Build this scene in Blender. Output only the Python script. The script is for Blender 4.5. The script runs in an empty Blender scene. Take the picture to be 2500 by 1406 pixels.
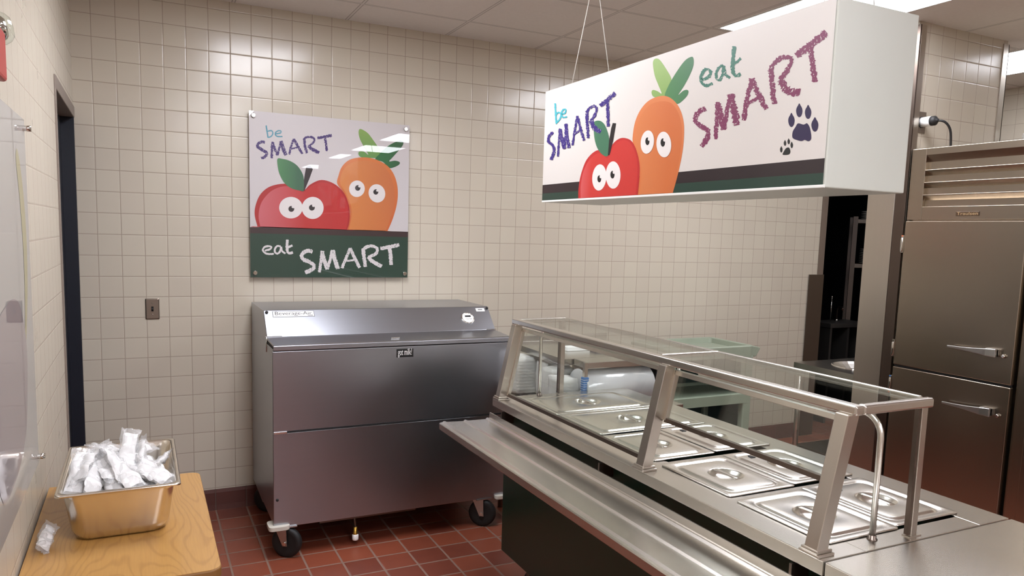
import bpy, bmesh, math, random
from mathutils import Vector, Matrix, noise
random.seed(7)
PI = math.pi
SC = bpy.context.scene
COL = SC.collection
# ---------------------------------------------------------------- camera, world, exposure
cd = bpy.data.cameras.new('camera'); cam = bpy.data.objects.new('camera', cd); COL.objects.link(cam)
right = Vector((0.89829, -0.438453, 0.028886)); down = Vector((-0.024068, -0.114737, -0.993104)); fwd = Vector((0.438744, 0.8914, -0.11362))
m = Matrix.Identity(4)
for i in range(3):
    m[i][0] = right[i]; m[i][1] = -down[i]; m[i][2] = -fwd[i]
m.translation = (-0.3425, -4.3949, 1.60285)
cam.matrix_world = m
cd.sensor_width = 36; cd.lens = 1822.198 / 2500 * 36
cd.shift_x = 9.2069 / 2500; cd.shift_y = 77.1104 / 2500
cd.clip_start = 0.02
SC.camera = cam
w = bpy.data.worlds.new('world'); SC.world = w; w.use_nodes = True
w.node_tree.nodes['Background'].inputs[0].default_value = (0.9, 0.95, 1, 1)
w.node_tree.nodes['Background'].inputs[1].default_value = 0.03
SC.view_settings.view_transform = 'Standard'; SC.view_settings.look = 'None'
SC.view_settings.gamma = 1; SC.view_settings.use_curve_mapping = False
SC.view_settings.exposure = 0.0
SC.cycles.max_bounces = 10; SC.cycles.diffuse_bounces = 5; SC.cycles.glossy_bounces = 5
SC.cycles.transparent_max_bounces = 16; SC.cycles.sample_clamp_indirect = 4
LAMP = 21      # brightness of the ceiling light diffusers
T = 0.109; Z0 = 25.15 * T; CEIL = 2.79

# ---------------------------------------------------------------- materials
def lin(c):
    return tuple(((v / 255) / 12.92 if v <= 10 else (((v / 255) + 0.055) / 1.055) ** 2.4) for v in c)
class NT:
    def __init__(s, name):
        s.m = bpy.data.materials.new(name); s.m.use_nodes = True; s.t = s.m.node_tree
        s.b = s.t.nodes['Principled BSDF']
    def n(s, typ, **k):
        nd = s.t.nodes.new(typ)
        for a, v in k.items():
            if a.startswith('i_'):
                key = a[2:]; key = int(key) if key.isdigit() else key.replace('_', ' ')
                if isinstance(v, bpy.types.NodeSocket): s.t.links.new(v, nd.inputs[key])
                else: nd.inputs[key].default_value = v
            else: setattr(nd, a, v)
        return nd
    def l(s, a, b): s.t.links.new(a, b)
    def math(s, op, a, b=0.0, c=None):
        nd = s.n('ShaderNodeMath', operation=op)
        for i, v in enumerate((a, b, c)):
            if v is None: continue
            if isinstance(v, bpy.types.NodeSocket): s.l(v, nd.inputs[i])
            else: nd.inputs[i].default_value = v
        return nd.outputs[0]
    def mix(s, f, a, b):
        nd = s.n('ShaderNodeMix', data_type='RGBA')
        for i, v in ((0, f), (6, a), (7, b)):
            if isinstance(v, bpy.types.NodeSocket): s.l(v, nd.inputs[i])
            else: nd.inputs[i].default_value = v if i == 0 else (tuple(v) + (1,))[:4]
        return nd.outputs[2]
    def noise(s, vec, scale, detail=2, rough=.5):
        nd = s.n('ShaderNodeTexNoise'); nd.inputs['Scale'].default_value = scale
        nd.inputs['Detail'].default_value = detail; nd.inputs['Roughness'].default_value = rough
        if vec is not None: s.l(vec, nd.inputs['Vector'])
        return nd.outputs['Fac']
    def ramp(s, f, stops):
        nd = s.n('ShaderNodeValToRGB'); s.l(f, nd.inputs[0]); e = nd.color_ramp.elements
        while len(e) < len(stops): e.new(.5)
        for q, (p, c) in zip(e, stops):
            q.position = p; q.color = (c, c, c, 1) if isinstance(c, (int, float)) else tuple(c) + (1,)
        return nd.outputs[0]
    def bump(s, h, strength, dist=.002):
        nd = s.n('ShaderNodeBump'); nd.inputs['Strength'].default_value = strength
        nd.inputs['Distance'].default_value = dist; s.l(h, nd.inputs['Height']); s.l(nd.outputs[0], s.b.inputs['Normal'])
    def col(s, c):
        if isinstance(c, bpy.types.NodeSocket): s.l(c, s.b.inputs['Base Color'])
        else: s.b.inputs['Base Color'].default_value = tuple(c) + (1,)
    def set(s, **k):
        for a, v in k.items():
            key = a.replace('_', ' ')
            if isinstance(v, bpy.types.NodeSocket): s.l(v, s.b.inputs[key])
            else: s.b.inputs[key].default_value = v
def plain(name, rgb, rough=.5, metal=0., vary=.04, **k):
    a = NT(name); g = a.n('ShaderNodeNewGeometry').outputs['Position']
    f = a.noise(g, 9, 3)
    c = lin(rgb)
    a.col(a.mix(f, tuple(v * (1 - vary * 2) for v in c), tuple(min(1, v * (1 + vary * 2)) for v in c)))
    a.set(Roughness=rough, Metallic=metal, **k)
    return a.m
def steel(name, rgb, rough, axis, amt=.03, smudge=.12, scale=520):
    """brushed stainless: fine grain running along one axis, soft smudges in the gloss"""
    a = NT(name); g = a.n('ShaderNodeNewGeometry').outputs['Position']
    mp = a.n('ShaderNodeMapping'); a.l(g, mp.inputs[0])
    sc = [scale * .12] * 3; sc['XYZ'.index(axis)] = 2; mp.inputs['Scale'].default_value = sc
    streak = a.noise(mp.outputs[0], 1, 0)          # faint long streaks of the brushing
    c = lin(rgb)
    a.col(a.mix(streak, tuple(v * .985 for v in c), tuple(min(1, v * 1.01) for v in c)))
    a.set(Roughness=rough, Metallic=1.0)
    return a.m
def tiles(name, ax_u, pu, ou, ax_v, pv, ov, gw, tile, grout, rough, vary, bump=.5, grout_rough=.8, cush=.004, mottle=0.):
    a = NT(name); g = a.n('ShaderNodeNewGeometry').outputs['Position']
    sp = a.n('ShaderNodeSeparateXYZ'); a.l(g, sp.inputs[0])
    U = a.math('DIVIDE', a.math('SUBTRACT', sp.outputs[ax_u], ou), pu)
    V = a.math('DIVIDE', a.math('SUBTRACT', sp.outputs[ax_v], ov), pv)
    def edge(x, p):   # distance to the joint in metres
        f = a.math('FRACT', x)
        return a.math('MULTIPLY', a.math('MINIMUM', f, a.math('SUBTRACT', 1, f)), p)
    d = a.math('MINIMUM', edge(U, pu), edge(V, pv))
    mr = a.n('ShaderNodeMapRange'); a.l(d, mr.inputs[0]); mr.inputs[1].default_value = gw * .5; mr.inputs[2].default_value = gw * .5 + .0007
    mask = mr.outputs[0]
    mh = a.n('ShaderNodeMapRange', interpolation_type='SMOOTHSTEP'); a.l(d, mh.inputs[0]); mh.inputs[1].default_value = gw * .3; mh.inputs[2].default_value = gw * .5 + cush
    cv = a.n('ShaderNodeCombineXYZ'); a.l(a.math('FLOOR', U), cv.inputs[0]); a.l(a.math('FLOOR', V), cv.inputs[1])
    wn = a.n('ShaderNodeTexWhiteNoise', noise_dimensions='2D'); a.l(cv.outputs[0], wn.inputs['Vector'])
    t0, t1 = [lin(c) for c in tile]
    fac = a.math('MULTIPLY', wn.outputs['Value'], vary)
    if mottle:
        fac = a.math('ADD', fac, a.math('MULTIPLY', a.math('SUBTRACT', a.noise(g, 14, 4), .5), mottle))
    c = a.mix(fac, t0, t1)
    gcol = a.mix(a.noise(g, 20, 3), tuple(v * .85 for v in lin(grout)), lin(grout))
    a.col(a.mix(mask, gcol, c))
    rr = a.math('MULTIPLY_ADD', a.noise(g, 6, 3), .12, rough - .06)
    a.set(Roughness=a.math('MULTIPLY_ADD', a.math('SUBTRACT', rr, grout_rough), mask, grout_rough))
    tilt = a.math('MULTIPLY', a.noise(g, 5.5, 1), .35)
    a.bump(a.math('ADD', mh.outputs[0], tilt), bump, .0016)
    return a.m
M = {}
WT = ((196, 187, 171), (200, 192, 175)); WG = (160, 145, 129)
M['tile_xz'] = tiles('wall_tile_xz', 0, T, 0.0, 2, T, Z0 % T, .0022, WT, WG, .2, 1, .28)
M['tile_yz'] = tiles('wall_tile_yz', 1, T, -.93 + T * 9, 2, T, Z0 % T, .0022, WT, (176, 163, 148), .3, 1, .35)
M['floor'] = tiles('quarry_tile', 0, .165, 0.0, 1, .157, -.957 + .157 * 7, .009, ((108, 54, 40), (138, 72, 50)), (132, 104, 90), .38, 1, .5, cush=.006, mottle=.5)
M['cove'] = tiles('quarry_cove', 0, .165, 0.0, 2, 5.0, -1.0, .006, ((82, 46, 40), (92, 52, 45)), (98, 76, 68), .35, 1, .4, mottle=.3)
M['ceil'] = None
def ceiling_mat():
    a = NT('ceiling_tile'); g = a.n('ShaderNodeNewGeometry').outputs['Position']
    sp = a.n('ShaderNodeSeparateXYZ'); a.l(g, sp.inputs[0])
    def edge(x, p, o):
        f = a.math('FRACT', a.math('DIVIDE', a.math('SUBTRACT', x, o), p))
        return a.math('MULTIPLY', a.math('MINIMUM', f, a.math('SUBTRACT', 1, f)), p)
    d = a.math('MINIMUM', edge(sp.outputs[0], .61, .738), edge(sp.outputs[1], .61, -.345))
    # a flush T-bar: 12 mm strip with a thin dark gap on both sides
    gap = a.ramp(d, [(0, 0), (.0052, 0), (.0062, 1), (.0085, 1), (.0098, 0)])
    c = a.mix(a.noise(g, 60, 4), lin((214, 206, 198)), lin((224, 217, 209)))
    bar = a.math('LESS_THAN', d, .0055)
    c = a.mix(bar, c, lin((214, 207, 199)))
    a.col(a.mix(a.math('MULTIPLY', gap, .7), c, lin((96, 84, 76))))
    a.set(Roughness=.9)
    return a.m
M['ceil'] = ceiling_mat()
M['steel_x'] = steel('steel_brushed_x', (200, 196, 190), .27, 'X', smudge=.06)
M['steel_y'] = steel('steel_brushed_y', (214, 210, 202), .27, 'Y', smudge=.06)
M['steel_z'] = steel('steel_brushed_z', (200, 193, 183), .28, 'Z', smudge=.06)
M['steel_fridge'] = steel('steel_fridge', (170, 158, 142), .27, 'Y', smudge=.08)
M['steel_cooler'] = steel('steel_cooler', (172, 175, 182), .3, 'X', smudge=.06)
M['steel_lid'] = steel('steel_lid', (234, 231, 224), .27, 'Y', .02, .05)
M['steel_dark'] = steel('steel_dark', (110, 98, 90), .33, 'Z')
M['steel_tub'] = steel('steel_tub', (222, 214, 202), .22, 'X')
M['chrome'] = plain('chrome', (215, 213, 208), .1, 1.)
M['alu'] = plain('cast_handle', (190, 188, 185), .35, 1.)
M['black'] = plain('black_rubber', (22, 21, 21), .6)
M['gap'] = plain('black_gasket', (12, 12, 12), .7)
M['green_panel'] = plain('green_laminate', (12, 50, 38), .3)
M['navy'] = plain('navy_paint', (21, 26, 37), .4)
M['frame'] = plain('door_frame_paint', (128, 116, 106), .45)
M['dark_room'] = plain('unlit_wall_shade', (20, 22, 28), .8)  # near-black in place of shade, since light leaks into the unlit storeroom
M['white'] = plain('white_plastic', (225, 225, 220), .4, vary=.01)
M['sign_white'] = plain('sign_white', (190, 193, 184), .35, vary=.008)
M['bumper'] = plain('white_bumper', (205, 200, 188), .5)
M['sage'] = plain('sage_plastic', (142, 151, 133), .5)
M['sage_dark'] = plain('dark_green_panel', (38, 56, 50), .5)
M['blue'] = plain('blue_grip', (44, 106, 170), .5)
M['brass'] = plain('brass', (190, 150, 70), .3, .9)
M['red'] = plain('red_enamel', (176, 32, 30), .35)
M['plate'] = plain('china_white', (205, 202, 195), .3)
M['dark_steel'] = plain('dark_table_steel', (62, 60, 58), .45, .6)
M['brown_badge'] = plain('brown_badge', (70, 50, 32), .4)
M['tan'] = plain('tan_letters', (176, 148, 108), .4)
M['roll'] = plain('film_roll', (196, 196, 198), .18, vary=.03, Coat_Weight=.6)
M['napkin'] = plain('white_napkin', (224, 223, 222), .6, vary=.015, Subsurface_Weight=.0)
M['switch'] = plain('switch_plate', (140, 128, 116), .35, .8)
M['label'] = plain('label_white', (240, 240, 238), .4, vary=.01)
M['ink'] = plain('black_ink', (18, 18, 18), .4)
def emit(name, rgb, s):
    a = NT(name); a.col(lin(rgb)); a.b.inputs['Emission Color'].default_value = lin(rgb) + (1,)
    a.b.inputs['Emission Strength'].default_value = s; return a.m
M['lamp_dim'] = emit('light_diffuser_dim', (246, 247, 255), LAMP * .45)
M['lamp'] = emit('light_diffuser', (246, 247, 255), LAMP)
def glass(name, tint=(.93, .96, .94), refl=1.):
    """thin clear pane: straight-through transmission plus the mirror reflection of a glass surface"""
    a = NT(name); t = a.t
    tr = a.n('ShaderNodeBsdfTransparent'); tr.inputs[0].default_value = tint + (1,)
    gl = a.n('ShaderNodeBsdfGlossy'); gl.inputs['Roughness'].default_value = .02
    gm = a.n('ShaderNodeNewGeometry'); g = gm.outputs['Position']
    dt = a.n('ShaderNodeVectorMath', operation='DOT_PRODUCT'); a.l(gm.outputs['Normal'], dt.inputs[0]); a.l(gm.outputs['Incoming'], dt.inputs[1])
    gr = a.math('SUBTRACT', 1, a.math('ABSOLUTE', dt.outputs['Value']))
    fres = a.math('MULTIPLY_ADD', a.math('POWER', gr, 5), .96, .04)
    haze = a.math('MULTIPLY', a.noise(g, 3.5, 5, .65), .025)
    mx = a.n('ShaderNodeMixShader'); a.l(a.math('ADD', a.math('MULTIPLY', fres, refl), haze), mx.inputs[0])
    a.l(tr.outputs[0], mx.inputs[1]); a.l(gl.outputs[0], mx.inputs[2])
    a.l(mx.outputs[0], t.nodes['Material Output'].inputs[0])
    return a.m
M['glass'] = glass('clear_glass')
def film(name, base, rough, fac):
    a = NT(name); t = a.t
    tr = a.n('ShaderNodeBsdfTransparent')
    g = a.n('ShaderNodeNewGeometry').outputs['Position']
    a.col(lin(base)); a.set(Roughness=rough)
    a.bump(a.noise(g, 90, 4), .7, .002)
    gm = a.n('ShaderNodeNewGeometry')
    dt = a.n('ShaderNodeVectorMath', operation='DOT_PRODUCT'); a.l(gm.outputs['Normal'], dt.inputs[0]); a.l(gm.outputs['Incoming'], dt.inputs[1])
    gr = a.math('SUBTRACT', 1, a.math('ABSOLUTE', dt.outputs['Value']))
    mx = a.n('ShaderNodeMixShader'); a.l(a.math('MULTIPLY_ADD', a.math('POWER', gr, 2), .4, fac), mx.inputs[0])
    a.l(tr.outputs[0], mx.inputs[1]); a.l(a.b.outputs[0], mx.inputs[2])
    a.l(mx.outputs[0], t.nodes['Material Output'].inputs[0])
    return a.m
M['film'] = film('clear_film', (215, 215, 215), .10, .20)
M['bag'] = film('plastic_bag', (228, 226, 222), .3, .5)
def wood():
    a = NT('oak_laminate'); g = a.n('ShaderNodeNewGeometry').outputs['Position']
    mp = a.n('ShaderNodeMapping'); a.l(g, mp.inputs[0]); mp.inputs['Scale'].default_value = (6.5, 1.7, 1)
    n = a.noise(mp.outputs[0], 1, 1.5, .4)
    ring = a.math('SINE', a.math('MULTIPLY', n, 150))
    ring = a.ramp(a.math('MULTIPLY_ADD', ring, .5, .5), [(0, 0), (.75, .1), (1, 1)])
    mp3 = a.n('ShaderNodeMapping'); a.l(g, mp3.inputs[0]); mp3.inputs['Scale'].default_value = (260, 14, 1)
    fine = a.noise(mp3.outputs[0], 1, 3)
    f = a.math('ADD', a.math('MULTIPLY', ring, .28), a.math('MULTIPLY', fine, .42))
    a.col(a.mix(f, lin((186, 142, 78)), lin((138, 92, 44)))); a.set(Roughness=.36, Coat_Weight=.3)
    return a.m
M['wood'] = wood()
M['wood_edge'] = plain('oak_edge', (138, 98, 52), .5)
# printed colours: ink under clear acrylic (poster) or satin print (sign)
def printed(name, c0, c1=None, ax=0, lo=0., hi=1., coat=1., speck=None):
    a = NT(name); g = a.n('ShaderNodeNewGeometry').outputs['Position']
    ink = lambda c: tuple(v * .74 for v in lin(c))
    if c1 is None: col = ink(c0) + (1,); a.b.inputs['Base Color'].default_value = col
    else:
        sp = a.n('ShaderNodeSeparateXYZ'); a.l(g, sp.inputs[0])
        mr = a.n('ShaderNodeMapRange'); a.l(sp.outputs[ax], mr.inputs[0]); mr.inputs[1].default_value = lo; mr.inputs[2].default_value = hi
        a.col(a.mix(mr.outputs[0], ink(c0), ink(c1)))
    if speck:      # waxy crayon: small flecks of the panel showing through the stroke
        n1 = a.noise(g, 150, 4, .65)
        a.col(a.mix(a.ramp(n1, [(.60, 0), (.635, 1)]), ink(c0), ink(speck)))
    a.set(Roughness=.4 if coat else .45, Coat_Weight=coat, Coat_Roughness=.01)
    a.b.inputs['Coat IOR'].default_value = 1.5
    return a.m

# ---------------------------------------------------------------- mesh helpers
class MB:
    def __init__(s): s.v = []; s.f = []; s.sm = []
    def add(s, vs, fs, smooth=False):
        o = len(s.v); s.v += [tuple(v) for v in vs]
        for f in fs: s.f.append(tuple(i + o for i in f)); s.sm.append(smooth)
        return s
    def box(s, x0, x1, y0, y1, z0, z1):
        x0, x1 = sorted((x0, x1)); y0, y1 = sorted((y0, y1)); z0, z1 = sorted((z0, z1))
        v = [(x, y, z) for z in (z0, z1) for y in (y0, y1) for x in (x0, x1)]
        return s.add(v, [(0, 2, 3, 1), (4, 5, 7, 6), (0, 1, 5, 4), (2, 6, 7, 3), (0, 4, 6, 2), (1, 3, 7, 5)])
    def hexa(s, b, t):      # bottom quad, top quad (same winding, ccw from above)
        return s.add(list(b) + list(t), [(3, 2, 1, 0), (4, 5, 6, 7), (0, 1, 5, 4), (1, 2, 6, 5), (2, 3, 7, 6), (3, 0, 4, 7)])
    def prism(s, pts, lo, hi, axis='x', smooth=False):
        """closed 2-D outline swept along an axis; outline given in the other two axes in cyclic-free (a,b) order"""
        def P(a, b, c): return {'x': (c, a, b), 'y': (a, c, b), 'z': (a, b, c)}[axis]
        n = len(pts); v = [P(a, b, lo) for a, b in pts] + [P(a, b, hi) for a, b in pts]
        f = [tuple(range(n)), tuple(range(2 * n - 1, n - 1, -1))]
        o = len(s.v); s.v += v
        for q in f: s.f.append(tuple(i + o for i in q)); s.sm.append(False)
        for i in range(n):
            j = (i + 1) % n; s.f.append((i + o, i + n + o, j + n + o, j + o)); s.sm.append(smooth)
        return s
    def rings(s, rs, cap0=True, cap1=True, smooth=True, closed=True):
        n = len(rs[0]); o = len(s.v)
        for r in rs: s.v += [tuple(p) for p in r]
        for k in range(len(rs) - 1):
            for i in range(n if closed else n - 1):
                j = (i + 1) % n
                s.f.append((o + k * n + i, o + k * n + j, o + (k + 1) * n + j, o + (k + 1) * n + i)); s.sm.append(smooth)
        if cap0: s.f.append(tuple(o + i for i in reversed(range(n)))); s.sm.append(False)
        if cap1: s.f.append(tuple(o + (len(rs) - 1) * n + i for i in range(n))); s.sm.append(False)
        return s
    def tube(s, path, r, n=12, cap=True):
        path = [Vector(p) for p in path]; R = r if isinstance(r, (list, tuple)) else [r] * len(path)
        rs = []; up = None
        for i, p in enumerate(path):
            d = (path[min(i + 1, len(path) - 1)] - path[max(i - 1, 0)]).normalized()
            if up is None: up = Vector((0, 0, 1)) if abs(d.z) < .9 else Vector((1, 0, 0))
            a = d.cross(up).normalized(); b = a.cross(d).normalized(); up = b
            rs.append([p + (a * math.cos(2 * PI * k / n) + b * math.sin(2 * PI * k / n)) * R[i] for k in range(n)])
        return s.rings(rs, cap, cap)
    def cyl(s, p0, p1, r, n=24): return s.tube([p0, p1], r, n)
    def lathe(s, c, prof, axis=(0, 0, 1), n=32):
        ax = Vector(axis).normalized(); a = ax.orthogonal().normalized(); b = ax.cross(a); c = Vector(c)
        return s.rings([[c + ax * h + (a * math.cos(2 * PI * k / n) + b * math.sin(2 * PI * k / n)) * r for k in range(n)] for r, h in prof])
    def build(s, name, mat, parent=None, bevel=0., seg=2, solid=0., sub=0, autosm=False):
        me = bpy.data.meshes.new(name)
        off = Vector((0, 0, 0))
        if parent is not None:
            q = parent
            while q is not None: off += q.location; q = q.parent
        me.from_pydata([tuple(Vector(v) - off) for v in s.v], [], s.f)
        for p, sm in zip(me.polygons, s.sm): p.use_smooth = sm
        bm = bmesh.new(); bm.from_mesh(me); bmesh.ops.recalc_face_normals(bm, faces=bm.faces)
        if autosm:
            for e in bm.edges:
                if len(e.link_faces) == 2 and e.calc_face_angle(0) > .6: e.smooth = False
        bm.to_mesh(me); bm.free()
        me.materials.append(mat if not isinstance(mat, str) else M[mat])
        o = bpy.data.objects.new(name, me); COL.objects.link(o)
        if parent is not None: o.parent = parent
        if solid:
            md = o.modifiers.new('thickness', 'SOLIDIFY'); md.thickness = solid; md.offset = 0
        if bevel:
            md = o.modifiers.new('bevel', 'BEVEL'); md.width = bevel; md.segments = seg; md.limit_method = 'ANGLE'; md.angle_limit = .6
        if sub:
            md = o.modifiers.new('subdivision', 'SUBSURF'); md.levels = sub; md.render_levels = sub
        return o
def tag(o, label=None, cat=None, group=None, kind=None):
    for k, v in (('label', label), ('category', cat), ('group', group), ('kind', kind)):
        if v: o[k] = v
    return o
def thing(name, label, cat, loc=(0, 0, 0), group=None):
    o = bpy.data.objects.new(name, None); o.empty_display_size = .05; COL.objects.link(o); o.location = loc
    return tag(o, label, cat, group)
def struct(name, mb, mat, **k): return tag(mb.build(name, mat, **k), kind='structure')
def rrect(cx, cy, hx, hy, r, z, n=6):
    """rounded rectangle, 4*(n+1) points counter-clockwise from +x"""
    pts = []
    for q, (sx, sy) in enumerate(((1, 1), (-1, 1), (-1, -1), (1, -1))):
        for i in range(n + 1):
            a = PI / 2 * (q + i / n)
            pts.append((cx + sx * (hx - r) + r * math.cos(a), cy + sy * (hy - r) + r * math.sin(a), z))
    return pts
def relli(cx, cy, rx, ry, z, n=6, hx=1, hy=1):
    pts = []
    for q in range(4):
        for i in range(n + 1):
            a = PI / 2 * (q + i / n) if n else 0
            a = PI / 2 * (q + (i + .0) / (n + .0)) * 1.0
            a0 = PI / 2 * q; a = a0 + PI / 2 * (.06 + .88 * i / n)
            pts.append((cx + rx * math.cos(a), cy + ry * math.sin(a), z))
    return pts
def catmull(pts, closed=True, per=6):
    n = len(pts); out = []
    rng = range(n) if closed else range(n - 1)
    for i in rng:
        g = (lambda k: pts[k % n]) if closed else (lambda k: pts[max(0, min(n - 1, k))])
        p0, p1, p2, p3 = g(i - 1), g(i), g(i + 1), g(i + 2)
        for k in range(per):
            t = k / per
            out.append(tuple(.5 * (2 * b + (c - a) * t + (2 * a - 5 * b + 4 * c - d) * t * t + (3 * b - a - 3 * c + d) * t ** 3) for a, b, c, d in zip(p0, p1, p2, p3)))
    if not closed: out.append(tuple(pts[-1]))
    return out
def text_mb(txt, size, origin, ux, uy, width=None, depth=.0004):
    """letters as a thin solid: origin = lower left corner, ux/uy = reading and up directions"""
    cu = bpy.data.curves.new('letters', 'FONT'); cu.body = txt; cu.size = size; cu.extrude = 0; cu.resolution_u = 3
    ob = bpy.data.objects.new('letters', cu); COL.objects.link(ob)
    bpy.context.view_layer.update()
    me = ob.evaluated_get(bpy.context.evaluated_depsgraph_get()).to_mesh()
    vs = [v.co.copy() for v in me.vertices]; fs = [tuple(p.vertices) for p in me.polygons]
    bpy.data.objects.remove(ob)
    x0 = min(v.x for v in vs); x1 = max(v.x for v in vs)
    sx = (width / (x1 - x0)) if width else 1
    ux = Vector(ux).normalized(); uy = Vector(uy).normalized(); O = Vector(origin)
    mb = MB(); mb.add([O + ux * ((v.x - x0) * sx) + uy * v.y for v in vs], fs)
    return mb

# ================================================================ the room
XL = -.634; XR = 5.52; YN = -12.0; XE = 4.638      # left wall, right wall, wall behind the camera, end of the back wall
struct('floor', MB().box(XL - .8, 7.4, YN - .1, 3.1, -.06, 0), 'floor')
struct('ceiling', MB().box(XL - .8, 7.4, YN - .1, 3.1, CEIL, CEIL + .06), 'ceil')
struct('wall_back', MB().box(XL - .8, XE, 0, .16, 0, CEIL), 'tile_xz')
wl = MB().box(XL - .14, XL, YN, -.93, 0, CEIL).box(XL - .14, XL, -.93, 0, 2.17, CEIL)
struct('wall_left', wl, 'tile_yz')
struct('wall_right', MB().box(XR, XR + .14, YN, 0, 0, CEIL), 'tile_yz')
struct('wall_front', MB().box(XL - .14, XR + .14, YN - .14, YN, 0, CEIL), 'tile_xz')
struct('wall_middle', MB().box(3.40, 4.172, -1.64, -1.425, 0, CEIL), 'tile_xz')
# unlit room behind the back wall opening, its darkness put into the wall colour
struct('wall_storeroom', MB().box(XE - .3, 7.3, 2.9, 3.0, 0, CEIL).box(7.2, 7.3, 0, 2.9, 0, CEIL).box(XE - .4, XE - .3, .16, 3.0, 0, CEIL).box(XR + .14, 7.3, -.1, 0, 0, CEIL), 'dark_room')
struct('baseboard_back', MB().prism([(0, .118), (-.008, .118), (-.012, .1), (-.013, .03), (-.016, .002), (-.016, 0), (0, 0)], XL, XE - .1, 'x'), 'cove')
struct('baseboard_left', MB().box(XL, XL + .012, YN, -.98, 0, .118), 'cove')
struct('baseboard_middle', MB().box(3.40, 4.172, -1.652, -1.64, 0, .118), 'cove')
# door in the left wall
struct('door_1', MB().box(XL - .10, XL - .055, -.905, -.03, .005, 2.115), 'navy', bevel=.002)
struct('trim_1', MB().box(XL - .13, XL + .006, -.935, -.905, 0, 2.17).box(XL - .13, XL + .006, -.905, -.002, 2.118, 2.172), 'frame', bevel=.003)
struct('trim_2', MB().box(XL - .13, XL + .003, -.03, -.002, 0, 2.118), 'navy')
# jamb of the opening at the right end of the back wall
struct('trim_3', MB().box(XE - .005, XE + .06, -.006, .17, 0, CEIL), plain('jamb_paint', (112, 98, 86), .45), bevel=.003)
t = thing('corner_guard', 'tall stainless corner guard on the right end of the tiled back wall', 'corner guard', (4.6, -.004, 0))
MB().box(4.536, XE + .062, -.012, -.007, 0, 1.347).box(XE + .06, XE + .064, -.012, .1, 0, 1.347).build('face_plate', 'steel_dark', t, bevel=.001)
t = thing('wall_cladding', 'full-height brushed stainless panel capping the end of the partition wall', 'wall panel', (3.39, -1.53, 0))
MB().box(3.384, 3.399, -1.592, -1.42, 0, CEIL - .02).build('end_panel', 'steel_z', t, bevel=.002)
MB().box(3.388, 3.399, -1.655, -1.592, 0, CEIL - .02).build('edge_trim', 'steel_dark', t, bevel=.001)
MB().box(3.399, 3.44, -1.655, -1.642, 0, CEIL - .02).build('return_flange', 'steel_z', t, bevel=.001)
t = thing('corner_guard', 'narrow metal corner guard on the right edge of the partition wall above the fridge', 'corner guard', (4.17, -1.65, 0))
MB().box(4.13, 4.18, -1.646, -1.641, .12, CEIL - .02).box(4.174, 4.18, -1.646, -1.43, .12, CEIL - .02).build('face_plate', 'steel_z', t)

# ---------------------------------------------------------------- ceiling lights
def troffer(x0, y0, label, lx=.61, ly=1.22, mat='lamp'):
    t = thing('ceiling_light', label, 'ceiling light', (x0 + lx / 2, y0 + ly / 2, CEIL), 'recessed fluorescent ceiling lights')
    fr = MB(); e = .012
    fr.box(x0, x0 + lx, y0, y0 + e, CEIL - .004, CEIL - .001).box(x0, x0 + lx, y0 + ly - e, y0 + ly, CEIL - .004, CEIL - .001)
    fr.box(x0, x0 + e, y0 + e, y0 + ly - e, CEIL - .004, CEIL - .001).box(x0 + lx - e, x0 + lx, y0 + e, y0 + ly - e, CEIL - .004, CEIL - .001)
    fr.build('frame', 'white', t)
    MB().box(x0 + e, x0 + lx - e, y0 + e, y0 + ly - e, CEIL - .0035, CEIL - .0015).build('diffuser', mat, t)
troffer(2.595, -2.20, 'rectangular ceiling light just above the hanging sign')
troffer(4.42, -2.20, 'ceiling light beyond the partition wall at the top right edge', mat='lamp_dim')
for y in (-5.5, -7.0, -8.5, -10.9):
    troffer(2.5, y, 'rectangular ceiling light behind the camera, mirrored in the poster on the back wall', .61, .86)
troffer(.13, -2.18, 'rectangular ceiling light above the milk cooler, out of view')
for y in (-4.64, -7.08, -9.52): troffer(.13, y, 'rectangular ceiling light behind the camera, above the customer side')

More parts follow.
